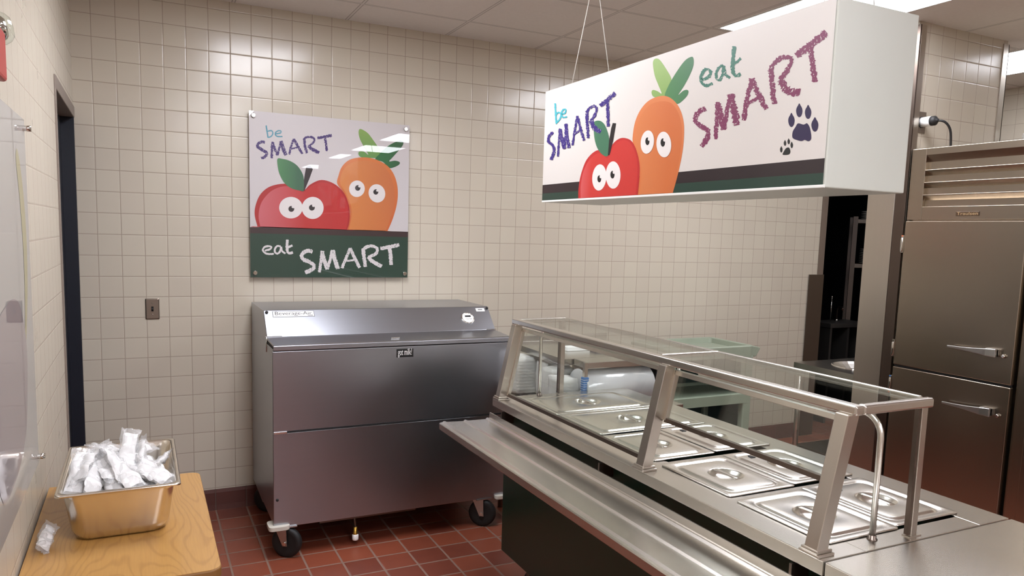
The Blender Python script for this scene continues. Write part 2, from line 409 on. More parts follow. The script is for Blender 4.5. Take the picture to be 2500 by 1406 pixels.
# ================================================================ printed art
POSTER_ART={
'apple':[(2374,16055),(2231,16704),(2296,17243),(2522,17789),(2897,18176),(3349,18384),(3917,18477),(4415,18380),(4863,18138),(5270,18512),(5901,18799),(6621,18626),(7190,18136),(7479,17466),(7548,16822),(7493,16333),(7387,16021)],
'apple_hi':[(2522,16052),(2438,16635),(2578,17332),(3008,17928),(3499,18238),(3955,18340),(4415,18286),(4863,18060),(5270,18394),(5901,18665),(6621,18506),(7108,18052),(7381,17462),(7441,16818),(7386,16330),(7296,16019)],
'carrot':[(7387,16005),(7548,16822),(7479,17466),(7190,18136),(6806,18636),(6878,19117),(7062,19606),(7427,19988),(7918,20181),(8580,20244),(9254,20112),(9853,19786),(10247,19237),(10430,18505),(10396,17674),(10147,16750),(9834,16017)],
'carrot_hi':[(7486,16024),(7647,16825),(7586,17471),(7271,18181),(6984,18646),(7023,19126),(7225,19537),(7591,19855),(8084,20025),(8665,20048),(9256,19934),(9727,19615),(10032,19142),(10213,18493),(10223,17667),(10016,16829),(9722,16022)],
'leaf_light':[(8032,21624),(8089,21827),(8278,21812),(8612,21617),(8949,21220),(9187,20916),(9332,20741),(9252,20315),(8831,20237),(8248,20228),(8065,20336),(8031,20469),(8097,20562),(8370,20566),(8621,20415),(8326,20891),(8117,21273)],
'leaf_dark':[(10741,21280),(10566,21380),(10095,21189),(9586,20825),(9251,20460),(9042,20171),(9509,20049),(9854,19729),(10197,19792),(10498,19967),(10522,20117),(10236,20179),(9893,20115),(10104,20375),(10444,20767),(10683,21071)],
'leaf':[(3486,19834),(3469,19527),(3579,18997),(3879,18475),(4261,18224),(4723,18131),(4894,18155),(4904,18843),(4765,19224),(4496,19556),(4114,19762),(3735,19836)],
'stem':[(4824,18136),(4880,18530),(4959,19042),(5021,19396),(5115,19542),(5271,19560),(5412,19374),(5231,18862),(4941,18142)],
'eyes':[[(4838,17187),(4805,16999),(4712,16826),(4567,16687),(4385,16594),(4185,16558),(3985,16580),(3806,16659),(3665,16787),(3575,16950),(3545,17134),(3578,17320),(3669,17490),(3811,17629),(3991,17722),(4190,17761),(4389,17741),(4570,17664),(4714,17537),(4806,17373)],[(6014,17127),(5955,16937),(5842,16773),(5685,16650),(5501,16581),(5309,16573),(5126,16625),(4970,16733),(4858,16885),(4798,17067),(4798,17262),(4856,17449),(4968,17612),(5122,17735),(5304,17805),(5496,17816),(5680,17766),(5837,17660),(5952,17507),(6013,17324)],[(8410,18342),(8358,18199),(8267,18077),(8144,17987),(8004,17939),(7858,17937),(7723,17981),(7610,18067),(7531,18186),(7493,18326),(7500,18474),(7551,18616),(7641,18738),(7762,18828),(7902,18877),(8047,18880),(8183,18837),(8297,18752),(8378,18633),(8416,18492)],[(9632,18368),(9661,18203),(9641,18037),(9573,17887),(9463,17769),(9324,17693),(9167,17667),(9010,17694),(8868,17770),(8753,17888),(8678,18036),(8649,18200),(8670,18364),(8737,18513),(8845,18631),(8983,18707),(9138,18734),(9296,18709),(9439,18635),(9555,18517)]],
'pupils':[[(4372,17098),(4364,17047),(4341,17000),(4305,16962),(4259,16937),(4209,16927),(4159,16933),(4114,16954),(4079,16989),(4056,17034),(4049,17085),(4057,17136),(4080,17182),(4116,17220),(4161,17245),(4211,17255),(4261,17249),(4306,17228),(4341,17193),(4364,17148)],[(5521,17216),(5513,17164),(5489,17116),(5452,17078),(5406,17053),(5355,17043),(5304,17049),(5258,17070),(5221,17106),(5198,17151),(5190,17202),(5198,17253),(5221,17301),(5258,17339),(5304,17364),(5355,17375),(5406,17369),(5452,17347),(5489,17312),(5513,17267)],[(8160,18468),(8152,18417),(8130,18371),(8096,18334),(8052,18308),(8003,18298),(7954,18303),(7910,18324),(7875,18358),(7853,18402),(7845,18451),(7852,18501),(7874,18548),(7909,18585),(7953,18610),(8001,18621),(8050,18616),(8094,18595),(8129,18561),(8152,18517)],[(9237,18287),(9230,18239),(9209,18195),(9175,18159),(9133,18134),(9086,18125),(9039,18130),(8996,18150),(8962,18182),(8940,18225),(8932,18272),(8939,18320),(8960,18365),(8994,18401),(9036,18425),(9083,18435),(9130,18430),(9173,18410),(9207,18377),(9229,18335)]],
'glints':[[(4395,17208),(4391,17186),(4379,17166),(4360,17150),(4337,17139),(4310,17134),(4284,17137),(4261,17146),(4242,17160),(4230,17180),(4226,17201),(4230,17223),(4242,17243),(4261,17260),(4285,17271),(4311,17275),(4337,17273),(4361,17264),(4379,17249),(4391,17230)],[(5537,17327),(5532,17305),(5520,17284),(5501,17268),(5476,17257),(5450,17252),(5423,17255),(5399,17264),(5379,17279),(5367,17298),(5363,17320),(5367,17342),(5380,17362),(5399,17379),(5423,17390),(5450,17395),(5477,17392),(5501,17383),(5520,17368),(5532,17349)],[(8176,18558),(8172,18537),(8162,18519),(8145,18504),(8125,18493),(8101,18489),(8078,18491),(8058,18499),(8041,18512),(8030,18530),(8026,18550),(8030,18570),(8040,18588),(8057,18603),(8078,18614),(8101,18618),(8124,18616),(8145,18608),(8161,18595),(8172,18577)],[(9253,18362),(9250,18344),(9239,18327),(9222,18314),(9201,18305),(9177,18301),(9154,18302),(9133,18309),(9116,18321),(9105,18337),(9101,18354),(9104,18372),(9115,18388),(9132,18402),(9153,18411),(9176,18415),(9200,18414),(9221,18407),(9238,18395),(9249,18379)]],
'be':[([(2844,21572),(2886,21267),(2943,20913)],[(2918,21589),(2960,21285),(3016,20931)]),([(2991,20910),(3157,20986),(3264,21168),(3190,21348),(2957,21313)],[(2969,20972),(3115,21035),(3197,21171),(3161,21284),(2963,21245)]),([(3375,21131),(3657,21214),(3693,21363),(3523,21384),(3350,21254),(3349,21086),(3503,21001),(3751,21021)],[(3362,21193),(3629,21270),(3646,21315),(3538,21323),(3403,21223),(3403,21125),(3517,21066),(3751,21085)])],
'smart':[([(2819,20727),(2643,20740),(2418,20626),(2360,20377),(2591,20197),(2804,20098),(2838,20041),(2736,19930),(2577,19863)],[(2795,20584),(2661,20599),(2517,20533),(2484,20452),(2669,20323),(2899,20213),(2974,20013),(2814,19816),(2624,19731)]),([(3225,19828),(3236,20276),(3268,20733)],[(3106,19822),(3116,20272),(3149,20732)]),([(3145,20667),(3274,20295),(3412,19979)],[(3272,20722),(3400,20354),(3536,20042)]),([(3525,20001),(3613,20369),(3728,20778)],[(3423,20019),(3512,20389),(3627,20799)]),([(3576,20774),(3688,20398),(3846,20004)],[(3742,20838),(3852,20468),(4008,20081)]),([(4162,20083),(4258,20532),(4412,20962)],[(4058,20098),(4156,20554),(4311,20991)]),([(4308,20943),(4518,20574),(4786,20149)],[(4415,21010),(4624,20644),(4892,20221)]),([(4176,20369),(4617,20498)],[(4160,20442),(4601,20572)]),([(5155,20265),(5040,20657),(5003,21035)],[(5028,20219),(4911,20622),(4872,21011)]),([(4943,20915),(5023,21041),(5226,21100),(5428,21059),(5450,20966),(5309,20803),(5119,20657)],[(4855,20971),(4969,21130),(5231,21209),(5498,21149),(5553,20938),(5381,20727),(5181,20572)]),([(5113,20586),(5337,20410),(5728,20232)],[(5226,20723),(5431,20560),(5809,20389)]),([(5678,21060),(6065,21154),(6503,21276)],[(5655,21196),(6039,21290),(6474,21411)]),([(6030,21177),(6097,20834),(6136,20429)],[(6154,21211),(6222,20861),(6263,20450)])],
'eat2':[([(2768,14669),(3061,14769),(3150,14952),(2931,15024),(2691,14935),(2610,14721),(2765,14538),(2996,14487),(3244,14502)],[(2741,14763),(3015,14855),(3069,14895),(2935,14926),(2751,14861),(2703,14745),(2812,14625),(3005,14586),(3240,14601)]),([(3632,15021),(3410,15031),(3257,14833),(3271,14607),(3458,14519),(3634,14688),(3693,14941)],[(3622,14918),(3450,14938),(3351,14801),(3357,14660),(3433,14619),(3545,14735),(3596,14962)]),([(3596,14939),(3654,14685),(3846,14534)],[(3694,14964),(3740,14741),(3907,14617)]),([(3924,15368),(3893,14973),(3942,14630),(4145,14531),(4310,14590)],[(4060,15361),(4030,14979),(4065,14695),(4151,14672),(4262,14722)]),([(4026,14867),(4288,14983)],[(3982,14976),(4243,15092)])],
'smart2':[([(5422,14780),(5170,14857),(4859,14740),(4677,14477),(4813,14176),(5127,14038),(5353,13907),(5363,13809),(5200,13707),(4932,13597)],[(5357,14588),(5178,14655),(4972,14576),(4874,14461),(4942,14331),(5219,14220),(5514,14032),(5541,13714),(5293,13527),(5005,13409)]),([(5848,13505),(5943,14095),(6018,14760)],[(5692,13530),(5786,14115),(5861,14776)]),([(5841,14705),(5974,14154),(6146,13664)],[(6038,14756),(6169,14213),(6339,13733)]),([(6315,13677),(6467,14207),(6600,14800)],[(6170,13719),(6320,14243),(6451,14831)]),([(6437,14788),(6573,14235),(6747,13679)],[(6652,14844),(6786,14297),(6960,13747)]),([(7171,13734),(7409,14321),(7647,14920)],[(7021,13794),(7258,14379),(7495,14977)]),([(7494,14911),(7762,14357),(8071,13759)],[(7648,14986),(7916,14433),(8226,13837)]),([(7282,14127),(7964,14223)],[(7269,14226),(7950,14322)]),([(8590,13865),(8507,14415),(8444,14955)],[(8394,13836),(8311,14389),(8248,14931)]),([(8361,14760),(8616,14965),(8924,15005),(9120,14906),(9062,14706),(8628,14501)],[(8253,14892),(8549,15122),(8956,15174),(9283,14971),(9186,14584),(8705,14348)]),([(8585,14394),(8845,14108),(9442,13792)],[(8747,14533),(8971,14279),(9545,13978)]),([(9408,14861),(9969,14958),(10593,15099)],[(9373,15061),(9927,15157),(10545,15299)]),([(9844,15032),(9930,14528),(9968,13974)],[(10053,15067),(10141,14552),(10181,13987)])],
}
SIGN_ART={
'apple':[(18538,17485),(18523,17846),(18629,18335),(18942,18866),(19380,19146),(19818,19246),(20153,19141),(20484,18998),(20768,19364),(21163,19525),(21561,19513),(21959,19364),(22272,19008),(22476,18558),(22512,18121),(22460,17507)],
'apple_hi':[(18704,17505),(18689,18024),(18872,18566),(19280,18962),(19827,19127),(20159,19059),(20492,18899),(20826,19291),(21219,19452),(21567,19440),(21888,19305),(22179,18989),(22355,18566),(22391,18128),(22348,17506)],
'carrot':[(22460,17507),(22512,18121),(22476,18558),(22272,19008),(22032,19286),(21999,19579),(22097,20003),(22348,20349),(22737,20589),(23213,20677),(23726,20637),(24153,20439),(24500,20116),(24717,19693),(24771,19242),(24735,18749),(24577,18108),(24362,17504)],
'carrot_hi':[(22562,17509),(22623,18115),(22587,18550),(22384,18998),(22194,19271),(22161,19562),(22262,19930),(22537,20271),(22924,20473),(23357,20506),(23783,20456),(24123,20317),(24413,20028),(24603,19657),(24669,19252),(24632,18757),(24488,18114),(24289,17502)],
'leaf_light':[(22956,21781),(22997,21918),(23169,21926),(23375,21805),(23742,21434),(23981,21132),(24026,20783),(23811,20614),(23302,20648),(23052,20726),(22953,20872),(23035,20937),(23284,20857),(23506,20752),(23311,21049),(23084,21396)],
'leaf_dark':[(24910,21642),(25022,21568),(25033,21350),(24882,21087),(24637,20811),(24381,20580),(24610,20668),(24804,20663),(24872,20579),(24746,20437),(24366,20294),(24071,20450),(23685,20623),(23864,20960),(24239,21322),(24609,21583)],
'leaf':[(19459,20304),(19844,20317),(20181,20143),(20442,19798),(20549,19499),(20505,18997),(20161,19042),(19816,19276),(19592,19591),(19474,19959)],
'stem':[(20505,18997),(20539,19500),(20639,19948),(20728,20131),(20935,20096),(20806,19532),(20621,18999)],
'eyes':[[(20473,18184),(20440,18040),(20364,17913),(20251,17816),(20113,17759),(19962,17748),(19813,17784),(19681,17865),(19579,17982),(19518,18125),(19505,18278),(19541,18426),(19621,18555),(19738,18650),(19879,18703),(20030,18710),(20177,18670),(20305,18588),(20402,18472),(20460,18333)],[(21376,18240),(21366,18093),(21311,17961),(21216,17859),(21091,17795),(20946,17777),(20796,17807),(20656,17883),(20540,17998),(20459,18140),(20423,18295),(20435,18447),(20494,18581),(20593,18683),(20722,18743),(20868,18756),(21017,18722),(21153,18643),(21265,18529),(21342,18391)],[(23239,19189),(23208,19075),(23144,18978),(23053,18907),(22944,18869),(22827,18867),(22715,18904),(22617,18975),(22544,19073),(22504,19189),(22500,19311),(22534,19427),(22601,19525),(22694,19595),(22805,19630),(22921,19628),(23032,19590),(23127,19518),(23197,19421),(23236,19308)],[(24164,19062),(24166,18936),(24131,18824),(24063,18737),(23966,18683),(23850,18668),(23727,18694),(23608,18759),(23505,18857),(23429,18978),(23388,19110),(23386,19240),(23423,19354),(23495,19441),(23595,19492),(23713,19503),(23836,19474),(23952,19407),(24052,19309),(24124,19190)]],
'pupils':[[(20132,18170),(20129,18130),(20113,18095),(20086,18068),(20051,18051),(20011,18046),(19969,18055),(19931,18075),(19899,18106),(19878,18143),(19868,18184),(19871,18224),(19887,18260),(19914,18287),(19950,18303),(19990,18308),(20031,18299),(20070,18278),(20101,18248),(20122,18211)],[(20999,18273),(20996,18231),(20980,18194),(20953,18165),(20917,18147),(20876,18143),(20833,18152),(20794,18173),(20762,18206),(20739,18245),(20729,18289),(20732,18331),(20749,18369),(20776,18398),(20812,18415),(20854,18419),(20896,18410),(20935,18388),(20967,18356),(20989,18316)],[(22998,19264),(22996,19225),(22982,19191),(22959,19165),(22927,19150),(22892,19147),(22855,19156),(22821,19178),(22792,19209),(22772,19246),(22763,19286),(22766,19326),(22780,19360),(22803,19386),(22835,19401),(22871,19404),(22907,19394),(22941,19372),(22969,19341),(22989,19304)],[(23844,19141),(23841,19100),(23828,19064),(23804,19037),(23773,19021),(23737,19018),(23699,19028),(23664,19050),(23635,19082),(23615,19122),(23606,19164),(23608,19205),(23622,19242),(23646,19269),(23678,19285),(23714,19288),(23751,19278),(23786,19255),(23814,19223),(23834,19184)]],
'glints':[[(20148,18246),(20146,18229),(20138,18215),(20124,18204),(20106,18198),(20086,18196),(20066,18200),(20047,18208),(20031,18221),(20021,18236),(20016,18253),(20018,18269),(20027,18284),(20040,18295),(20058,18301),(20078,18303),(20098,18299),(20117,18290),(20133,18278),(20143,18262)],[(21003,18359),(21001,18341),(20993,18326),(20981,18314),(20964,18307),(20945,18305),(20926,18309),(20908,18318),(20893,18332),(20883,18348),(20879,18366),(20880,18384),(20888,18399),(20901,18411),(20917,18418),(20936,18420),(20956,18416),(20973,18407),(20988,18393),(20998,18377)],[(23010,19331),(23009,19315),(23002,19301),(22992,19290),(22977,19284),(22961,19283),(22944,19288),(22928,19297),(22915,19310),(22906,19325),(22902,19342),(22904,19358),(22910,19372),(22921,19383),(22936,19389),(22952,19390),(22969,19386),(22984,19377),(22997,19364),(23006,19348)],[(23862,19222),(23860,19206),(23853,19193),(23841,19182),(23825,19177),(23807,19176),(23789,19180),(23772,19189),(23758,19202),(23748,19217),(23744,19233),(23745,19249),(23752,19263),(23765,19273),(23780,19279),(23799,19279),(23817,19275),(23834,19266),(23848,19253),(23858,19238)]],
'be':[([(16352,21438),(16419,21061),(16521,20584)],[(16486,21423),(16553,21048),(16654,20573)]),([(16630,20599),(16906,20719),(17001,20916),(16738,21051),(16482,21001)],[(16538,20649),(16799,20759),(16886,20922),(16742,20993),(16556,20945)]),([(17022,20883),(17323,20916),(17337,21075),(17044,21104),(16909,20949),(17083,20762),(17450,20733)],[(16970,20942),(17230,20963),(17248,21052),(17130,21052),(17027,20934),(17134,20806),(17433,20791)])],
'smart':[([(16241,20331),(15929,20199),(15859,19934),(16241,19705),(16353,19486),(16109,19190)],[(16414,20236),(16144,20128),(16082,19946),(16442,19738),(16582,19452),(16329,19132)]),([(16891,19238),(16916,19782),(16965,20353)],[(16744,19253),(16771,19801),(16821,20375)]),([(16767,20332),(16983,19892),(17194,19501)],[(17023,20331),(17235,19896),(17442,19509)]),([(17396,19496),(17436,19986),(17451,20457)],[(17241,19515),(17282,20007),(17298,20479)]),([(17245,20509),(17386,19986),(17587,19510)],[(17473,20494),(17612,19978),(17809,19510)]),([(18014,19582),(18154,20156),(18307,20678)],[(17866,19607),(18007,20184),(18162,20709)]),([(18153,20693),(18406,20215),(18730,19693)],[(18316,20694),(18566,20220),(18886,19702)]),([(18084,19972),(18623,20136)],[(18005,20029),(18546,20192)]),([(19196,19753),(19090,20242),(19026,20787)],[(19013,19764),(18905,20259),(18840,20809)]),([(19003,20655),(19090,20808),(19379,20861),(19509,20832),(19496,20680),(19186,20399)],[(18835,20705),(18952,20884),(19333,20954),(19658,20850),(19656,20629),(19339,20338)]),([(19123,20388),(19365,20070),(19893,19838)],[(19396,20409),(19582,20144),(20034,19951)]),([(19929,20793),(20404,20956),(20885,21112)],[(19762,20912),(20245,21075),(20732,21230)]),([(20217,20971),(20292,20560),(20354,20048)],[(20398,20951),(20472,20540),(20534,20029)])],
'eat':[([(25515,20808),(25830,20858),(25897,21046),(25588,21184),(25363,21019),(25384,20794),(25654,20616),(25992,20624)],[(25451,20896),(25732,20934),(25782,21033),(25646,21096),(25491,20969),(25503,20809),(25665,20699),(25949,20712)]),([(26350,21162),(26102,21082),(26047,20836),(26274,20677),(26428,20834),(26455,21086)],[(26419,21090),(26202,21026),(26158,20828),(26228,20753),(26321,20874),(26345,21115)]),([(26344,21102),(26446,20847),(26667,20676)],[(26456,21099),(26546,20865),(26740,20720)]),([(26726,21592),(26710,21181),(26741,20847),(26953,20677),(27160,20699)],[(26865,21555),(26850,21150),(26875,20846),(26972,20766),(27095,20794)]),([(26792,21009),(26953,21062),(27132,21153)],[(26724,21080),(26880,21129),(27056,21219)])],
'smart2':[([(25668,20044),(25352,19977),(25161,19706),(25481,19432),(25776,19289),(25772,19117),(25526,18906)],[(25769,19912),(25513,19864),(25370,19695),(25608,19519),(25949,19333),(25965,19049),(25700,18811)]),([(26319,19002),(26317,19501),(26321,20079)],[(26165,19023),(26162,19525),(26167,20107)]),([(26126,20045),(26270,19677),(26445,19248)],[(26369,20046),(26510,19683),(26682,19259)]),([(26645,19234),(26736,19718),(26827,20181)],[(26482,19272),(26575,19759),(26667,20225)]),([(26634,20247),(26813,19790),(26994,19315)],[(26879,20247),(27056,19794),(27233,19323)]),([(27449,19405),(27529,19966),(27652,20514)],[(27284,19443),(27366,20011),(27491,20564)]),([(27500,20526),(27768,20088),(28132,19603)],[(27668,20547),(27929,20120),(28284,19643)]),([(27431,19811),(27952,19943)],[(27363,19898),(27887,20028)]),([(28574,19716),(28457,20186),(28374,20660)],[(28403,19725),(28284,20202),(28199,20684)]),([(28320,20561),(28407,20741),(28675,20841),(28897,20804),(28878,20671),(28579,20367)],[(28174,20628),(28283,20834),(28617,20954),(28991,20861),(29013,20601),(28707,20285)]),([(28542,20304),(28860,19950),(29338,19799)],[(28741,20373),(28983,20081),(29369,19969)]),([(29198,20779),(29661,20960),(30124,21175)],[(29063,20928),(29528,21106),(29993,21317)]),([(29474,21067),(29602,20627),(29730,20082)],[(29637,21053),(29765,20613),(29892,20070)])],
'paw':[[(29352,19617),(29374,19600),(29400,19559),(29448,19496),(29475,19426),(29474,19359),(29456,19305),(29425,19271),(29385,19263),(29343,19281),(29304,19324),(29275,19385),(29261,19454),(29276,19519),(29314,19571),(29333,19606)],[(29647,19539),(29669,19523),(29694,19481),(29741,19418),(29768,19347),(29766,19280),(29749,19225),(29719,19190),(29680,19182),(29639,19200),(29601,19243),(29573,19305),(29559,19374),(29573,19440),(29610,19493),(29628,19529)],[(29109,19408),(29131,19391),(29157,19349),(29207,19284),(29235,19211),(29233,19143),(29215,19086),(29183,19050),(29143,19041),(29099,19060),(29060,19104),(29030,19166),(29015,19238),(29031,19306),(29070,19360),(29089,19397)],[(29894,19200),(29917,19183),(29943,19141),(29994,19077),(30023,19005),(30021,18937),(30002,18881),(29969,18846),(29928,18837),(29883,18856),(29843,18899),(29813,18961),(29797,19031),(29814,19098),(29853,19152),(29873,19188)],[(29284,19029),(29357,19111),(29547,19056),(29659,19076),(29765,18935),(29830,18679),(29744,18615),(29620,18663),(29517,18641),(29359,18685),(29207,18758),(29198,18915)]],
'paw2':[[(28838,18576),(28847,18569),(28858,18550),(28879,18520),(28891,18487),(28890,18455),(28883,18428),(28870,18411),(28853,18406),(28836,18414),(28819,18434),(28807,18462),(28800,18495),(28806,18527),(28822,18553),(28830,18570)],[(28952,18725),(28962,18718),(28972,18701),(28992,18674),(29004,18644),(29003,18616),(28996,18592),(28983,18577),(28966,18573),(28949,18580),(28933,18598),(28921,18623),(28915,18653),(28921,18681),(28937,18704),(28944,18720)],[(29076,18754),(29086,18747),(29096,18730),(29116,18704),(29128,18674),(29127,18646),(29120,18622),(29107,18607),(29090,18603),(29073,18610),(29057,18628),(29045,18654),(29039,18683),(29045,18711),(29061,18734),(29068,18749)],[(29189,18660),(29198,18653),(29209,18634),(29229,18605),(29240,18573),(29240,18541),(29233,18515),(29221,18498),(29204,18493),(29187,18501),(29171,18520),(29159,18548),(29153,18581),(29158,18612),(29174,18637),(29181,18655)],[(28955,18452),(29022,18513),(29116,18509),(29169,18401),(29131,18337),(29000,18331),(28903,18352)]],
}
def strokes(name, data, P, off, mat, parent, seed, rag=.10):
    rnd = random.Random(seed); mb = MB()
    for L, R in data:
        seg = [math.hypot(L[i + 1][0] - L[i][0], L[i + 1][1] - L[i][1]) for i in range(len(L) - 1)]
        per = max(3, int(sum(seg) / len(seg) / 28))
        a = catmull(L, False, per); b = catmull(R, False, per); n = len(a)
        vs = []
        for i in range(n):
            jl, jr = rnd.uniform(-rag, rag * 1.6), rnd.uniform(-rag, rag * 1.6)
            if i in (0, n - 1): jl -= .12; jr -= .12
            ax, av = a[i]; bx, bv = b[i]
            vs.append(P(ax + (ax - bx) * jl, av + (av - bv) * jl, off)); vs.append(P(bx + (bx - ax) * jr, bv + (bv - av) * jr, off))
        mb.add(vs, [(2 * i, 2 * i + 1, 2 * i + 3, 2 * i + 2) for i in range(n - 1)])
        off += 2e-6
    return mb.build(name, mat, parent)
def shape(name, lst, P, off, mat, parent, per=5, smooth=True, lo=None):
    mb = MB()
    for pts in lst:
        if lo is not None: pts = [pts[0]] * 2 + pts[1:-1] + [pts[-1]] * 2
        q = catmull(pts, True, per) if smooth else pts
        if lo is not None: q = [(u, max(v, lo)) for u, v in q]
        mb.add([P(u, v, off) for u, v in q], [tuple(range(len(q)))])
    return mb.build(name, mat, parent)
# ---- poster on the back wall (acrylic sheet 0.91 m square on stand-offs)
PY = -.030
def PP(u, v, off): return (u / 1e4, PY - off, v / 1e4)
t = thing('wall_poster', 'square acrylic poster with cartoon apple and carrot on the tiled wall above the milk cooler', 'poster', (.655, PY, 1.3225))
MB().box(.198, 1.1115, PY + .0002, PY + .006, 1.3225, 2.2305).build('acrylic_sheet', printed('poster_white', (222, 216, 216)), t)
MB().add([PP(1982, 16000, .0004), PP(11113, 16000, .0004), PP(11113, 15672, .0004), PP(1982, 15672, .0004)], [(0, 1, 2, 3)]).build('brown_stripe', printed('poster_brown', (62, 44, 44)), t)
MB().add([PP(1982, 15672, .0004), PP(11113, 15672, .0004), PP(11113, 13227, .0004), PP(1982, 13227, .0004)], [(0, 1, 2, 3)]).build('green_band', printed('poster_green', (36, 68, 54)), t)
A = POSTER_ART
c = shape('carrot_print', [A['carrot']], PP, .0006, printed('p_carrot_rim', (214, 110, 60), (226, 128, 66), 2, 1.6, 2.0), t, lo=16000)
shape('carrot_body', [A['carrot_hi']], PP, .0008, printed('p_carrot', (228, 142, 76), (212, 118, 68), 0, .72, 1.05), c, lo=16000)
shape('carrot_leaf', [A['leaf_light']], PP, .0005, printed('p_leaf_l', (142, 178, 92), (96, 152, 80), 2, 2.18, 2.0), t)
shape('carrot_leaf', [A['leaf_dark']], PP, .00055, printed('p_leaf_d', (40, 116, 62), (56, 92, 66), 0, .95, 1.1), t)
c2 = shape('apple_print', [A['apple']], PP, .0010, printed('p_apple_rim', (184, 40, 42)), t, lo=16000)
shape('apple_body', [A['apple_hi']], PP, .0012, printed('p_apple', (218, 112, 120), (200, 50, 50), 0, .24, .50), c2, lo=16000)
shape('apple_leaf', [A['leaf']], PP, .0014, printed('p_leaf', (84, 146, 92), (66, 112, 84), 0, .34, .46), t)
shape('apple_stem', [A['stem']], PP, .0013, printed('p_stem', (52, 46, 48)), t, smooth=False)
def eyes(A, P, o, me, mp):
    for a, b, g in zip(A['eyes'], A['pupils'], A['glints']):
        e = shape('eye', [a], P, o, me, t, 2)
        shape('pupil', [b], P, o + .0002, mp, e, 2); shape('glint', [g], P, o + .0004, me, e, 2); o += .00001
eyes(A, PP, .0016, printed('p_eye', (244, 238, 236)), printed('p_pupil', (48, 42, 46)))
strokes('lettering', A['be'], PP, .0006, printed('p_be', (84, 158, 178)), t, 1, .05)
strokes('lettering', A['smart'], PP, .0006, printed('p_smart', (62, 40, 112), speck=(222, 216, 216)), t, 2, .11)
strokes('lettering', A['eat2'] , PP, .0006, printed('p_eat', (236, 230, 230)), t, 3, .08)
strokes('lettering', A['smart2'], PP, .0006, printed('p_smart2', (236, 230, 230), speck=(60, 84, 72)), t, 4, .09)
for u, v in ((2216, 22060), (10870, 22060), (2226, 13480), (10915, 13460)):
    MB().lathe((u / 1e4, 0, v / 1e4), [(.007, 0), (.007, .030), (.012, .032), (.012, .040), (.010, .0425)], (0, -1, 0), 20).build('standoff', 'chrome', t)
# ---- hanging sign box
SX = 1.2; SY0, SY1, SZ0, SZ1 = -3.035, -1.555, 1.742, 2.203
def SP(u, v, off): return (SX - off, -u / 1e4, v / 1e4)
t = thing('hanging_sign', 'long white box sign hanging from the ceiling, printed with a cartoon apple and carrot', 'sign', (1.35, -2.3, SZ0))
MB().box(SX + .001, 1.5, SY0, SY1, SZ0, SZ1).build('box', 'sign_white', t, bevel=.003)
MB().box(SX - .002, SX + .004, SY0 + .001, SY1, SZ0, SZ0 + .0075).build('bottom_rail', 'white', t, bevel=.001)
Q = lambda u0, u1, v0, v1, o: ([SP(u0, v0, o), SP(u1, v0, o), SP(u1, v1, o), SP(u0, v1, o)], [(0, 1, 2, 3)])
face = printed('s_face', (232, 226, 219), coat=.15)
MB().add(*Q(15560, 30300, 17500, 22020, .0004)).build('printed_face', face, t)
MB().add(*Q(15560, 30300, 17790, 18150, .0006)).build('brown_stripe', printed('s_brown', (44, 32, 34), coat=.15), t)
MB().add(*Q(15560, 30300, 17500, 17790, .0006)).build('green_stripe', printed('s_green', (38, 66, 54), coat=.15), t)
A = SIGN_ART; k = .15
c = shape('carrot_print', [A['carrot']], SP, .0008, printed('s_carrot_rim', (222, 122, 66), (230, 140, 86), 2, 1.75, 2.1, k), t, lo=17502)
shape('carrot_body', [A['carrot_hi']], SP, .0010, printed('s_carrot', (232, 152, 96), (218, 120, 66), 1, -2.0, -2.4, k), c, lo=17502)
shape('carrot_leaf', [A['leaf_light']], SP, .0007, printed('s_leaf_l', (158, 190, 112), (126, 168, 86), 2, 2.15, 1.98, k), t)
shape('carrot_leaf', [A['leaf_dark']], SP, .00075, printed('s_leaf_d', (74, 128, 88), (92, 152, 84), 1, -2.5, -2.25, k), t)
c2 = shape('apple_print', [A['apple']], SP, .0012, printed('s_apple_rim', (198, 44, 44), coat=k), t, lo=17502)
shape('apple_body', [A['apple_hi']], SP, .0014, printed('s_apple', (232, 130, 134), (212, 58, 52), 1, -1.76, -1.94, k), c2, lo=17502)
shape('apple_leaf', [A['leaf']], SP, .0016, printed('s_leaf', (96, 160, 108), (70, 122, 92), 1, -1.84, -1.98, k), t)
shape('apple_stem', [A['stem']], SP, .0017, printed('s_stem', (34, 28, 30), coat=k), t, smooth=False)
eyes(A, SP, .0019, printed('s_eye', (248, 242, 238), coat=k), printed('s_pupil', (22, 20, 22), coat=k))
strokes('lettering', A['be'], SP, .0018, printed('s_be', (76, 184, 196), coat=k), t, 11, .10)
strokes('lettering', A['smart'], SP, .0018, printed('s_smart', (58, 40, 126), coat=k, speck=(232, 226, 219)), t, 12, .16)
strokes('lettering', A['eat'], SP, .0008, printed('s_eat', (58, 124, 104), coat=k, speck=(232, 226, 219)), t, 13, .14)
strokes('lettering', A['smart2'], SP, .0008, printed('s_smart2', (132, 52, 92), coat=k, speck=(232, 226, 219)), t, 14, .15)
shape('paw_print', A['paw'], SP, .0008, printed('s_paw', (42, 30, 74), coat=k), t, 3)
shape('paw_print', A['paw2'], SP, .0008, printed('s_paw2', (26, 30, 28), coat=k), t, 3)
cable = plain('white_cable', (214, 208, 200), .5)
for y, lab in ((-1.768, 'left'), (-2.99, 'right')):
    mb = MB(); ap = (1.29, y, 2.655)
    mb.tube([(1.202, y, SZ1), ap], .0016, 6).tube([(1.385, y, SZ1), ap], .0016, 6).tube([ap, (1.29, y, CEIL)], .0016, 6)
    mb.build('hanging_cable', cable, t)
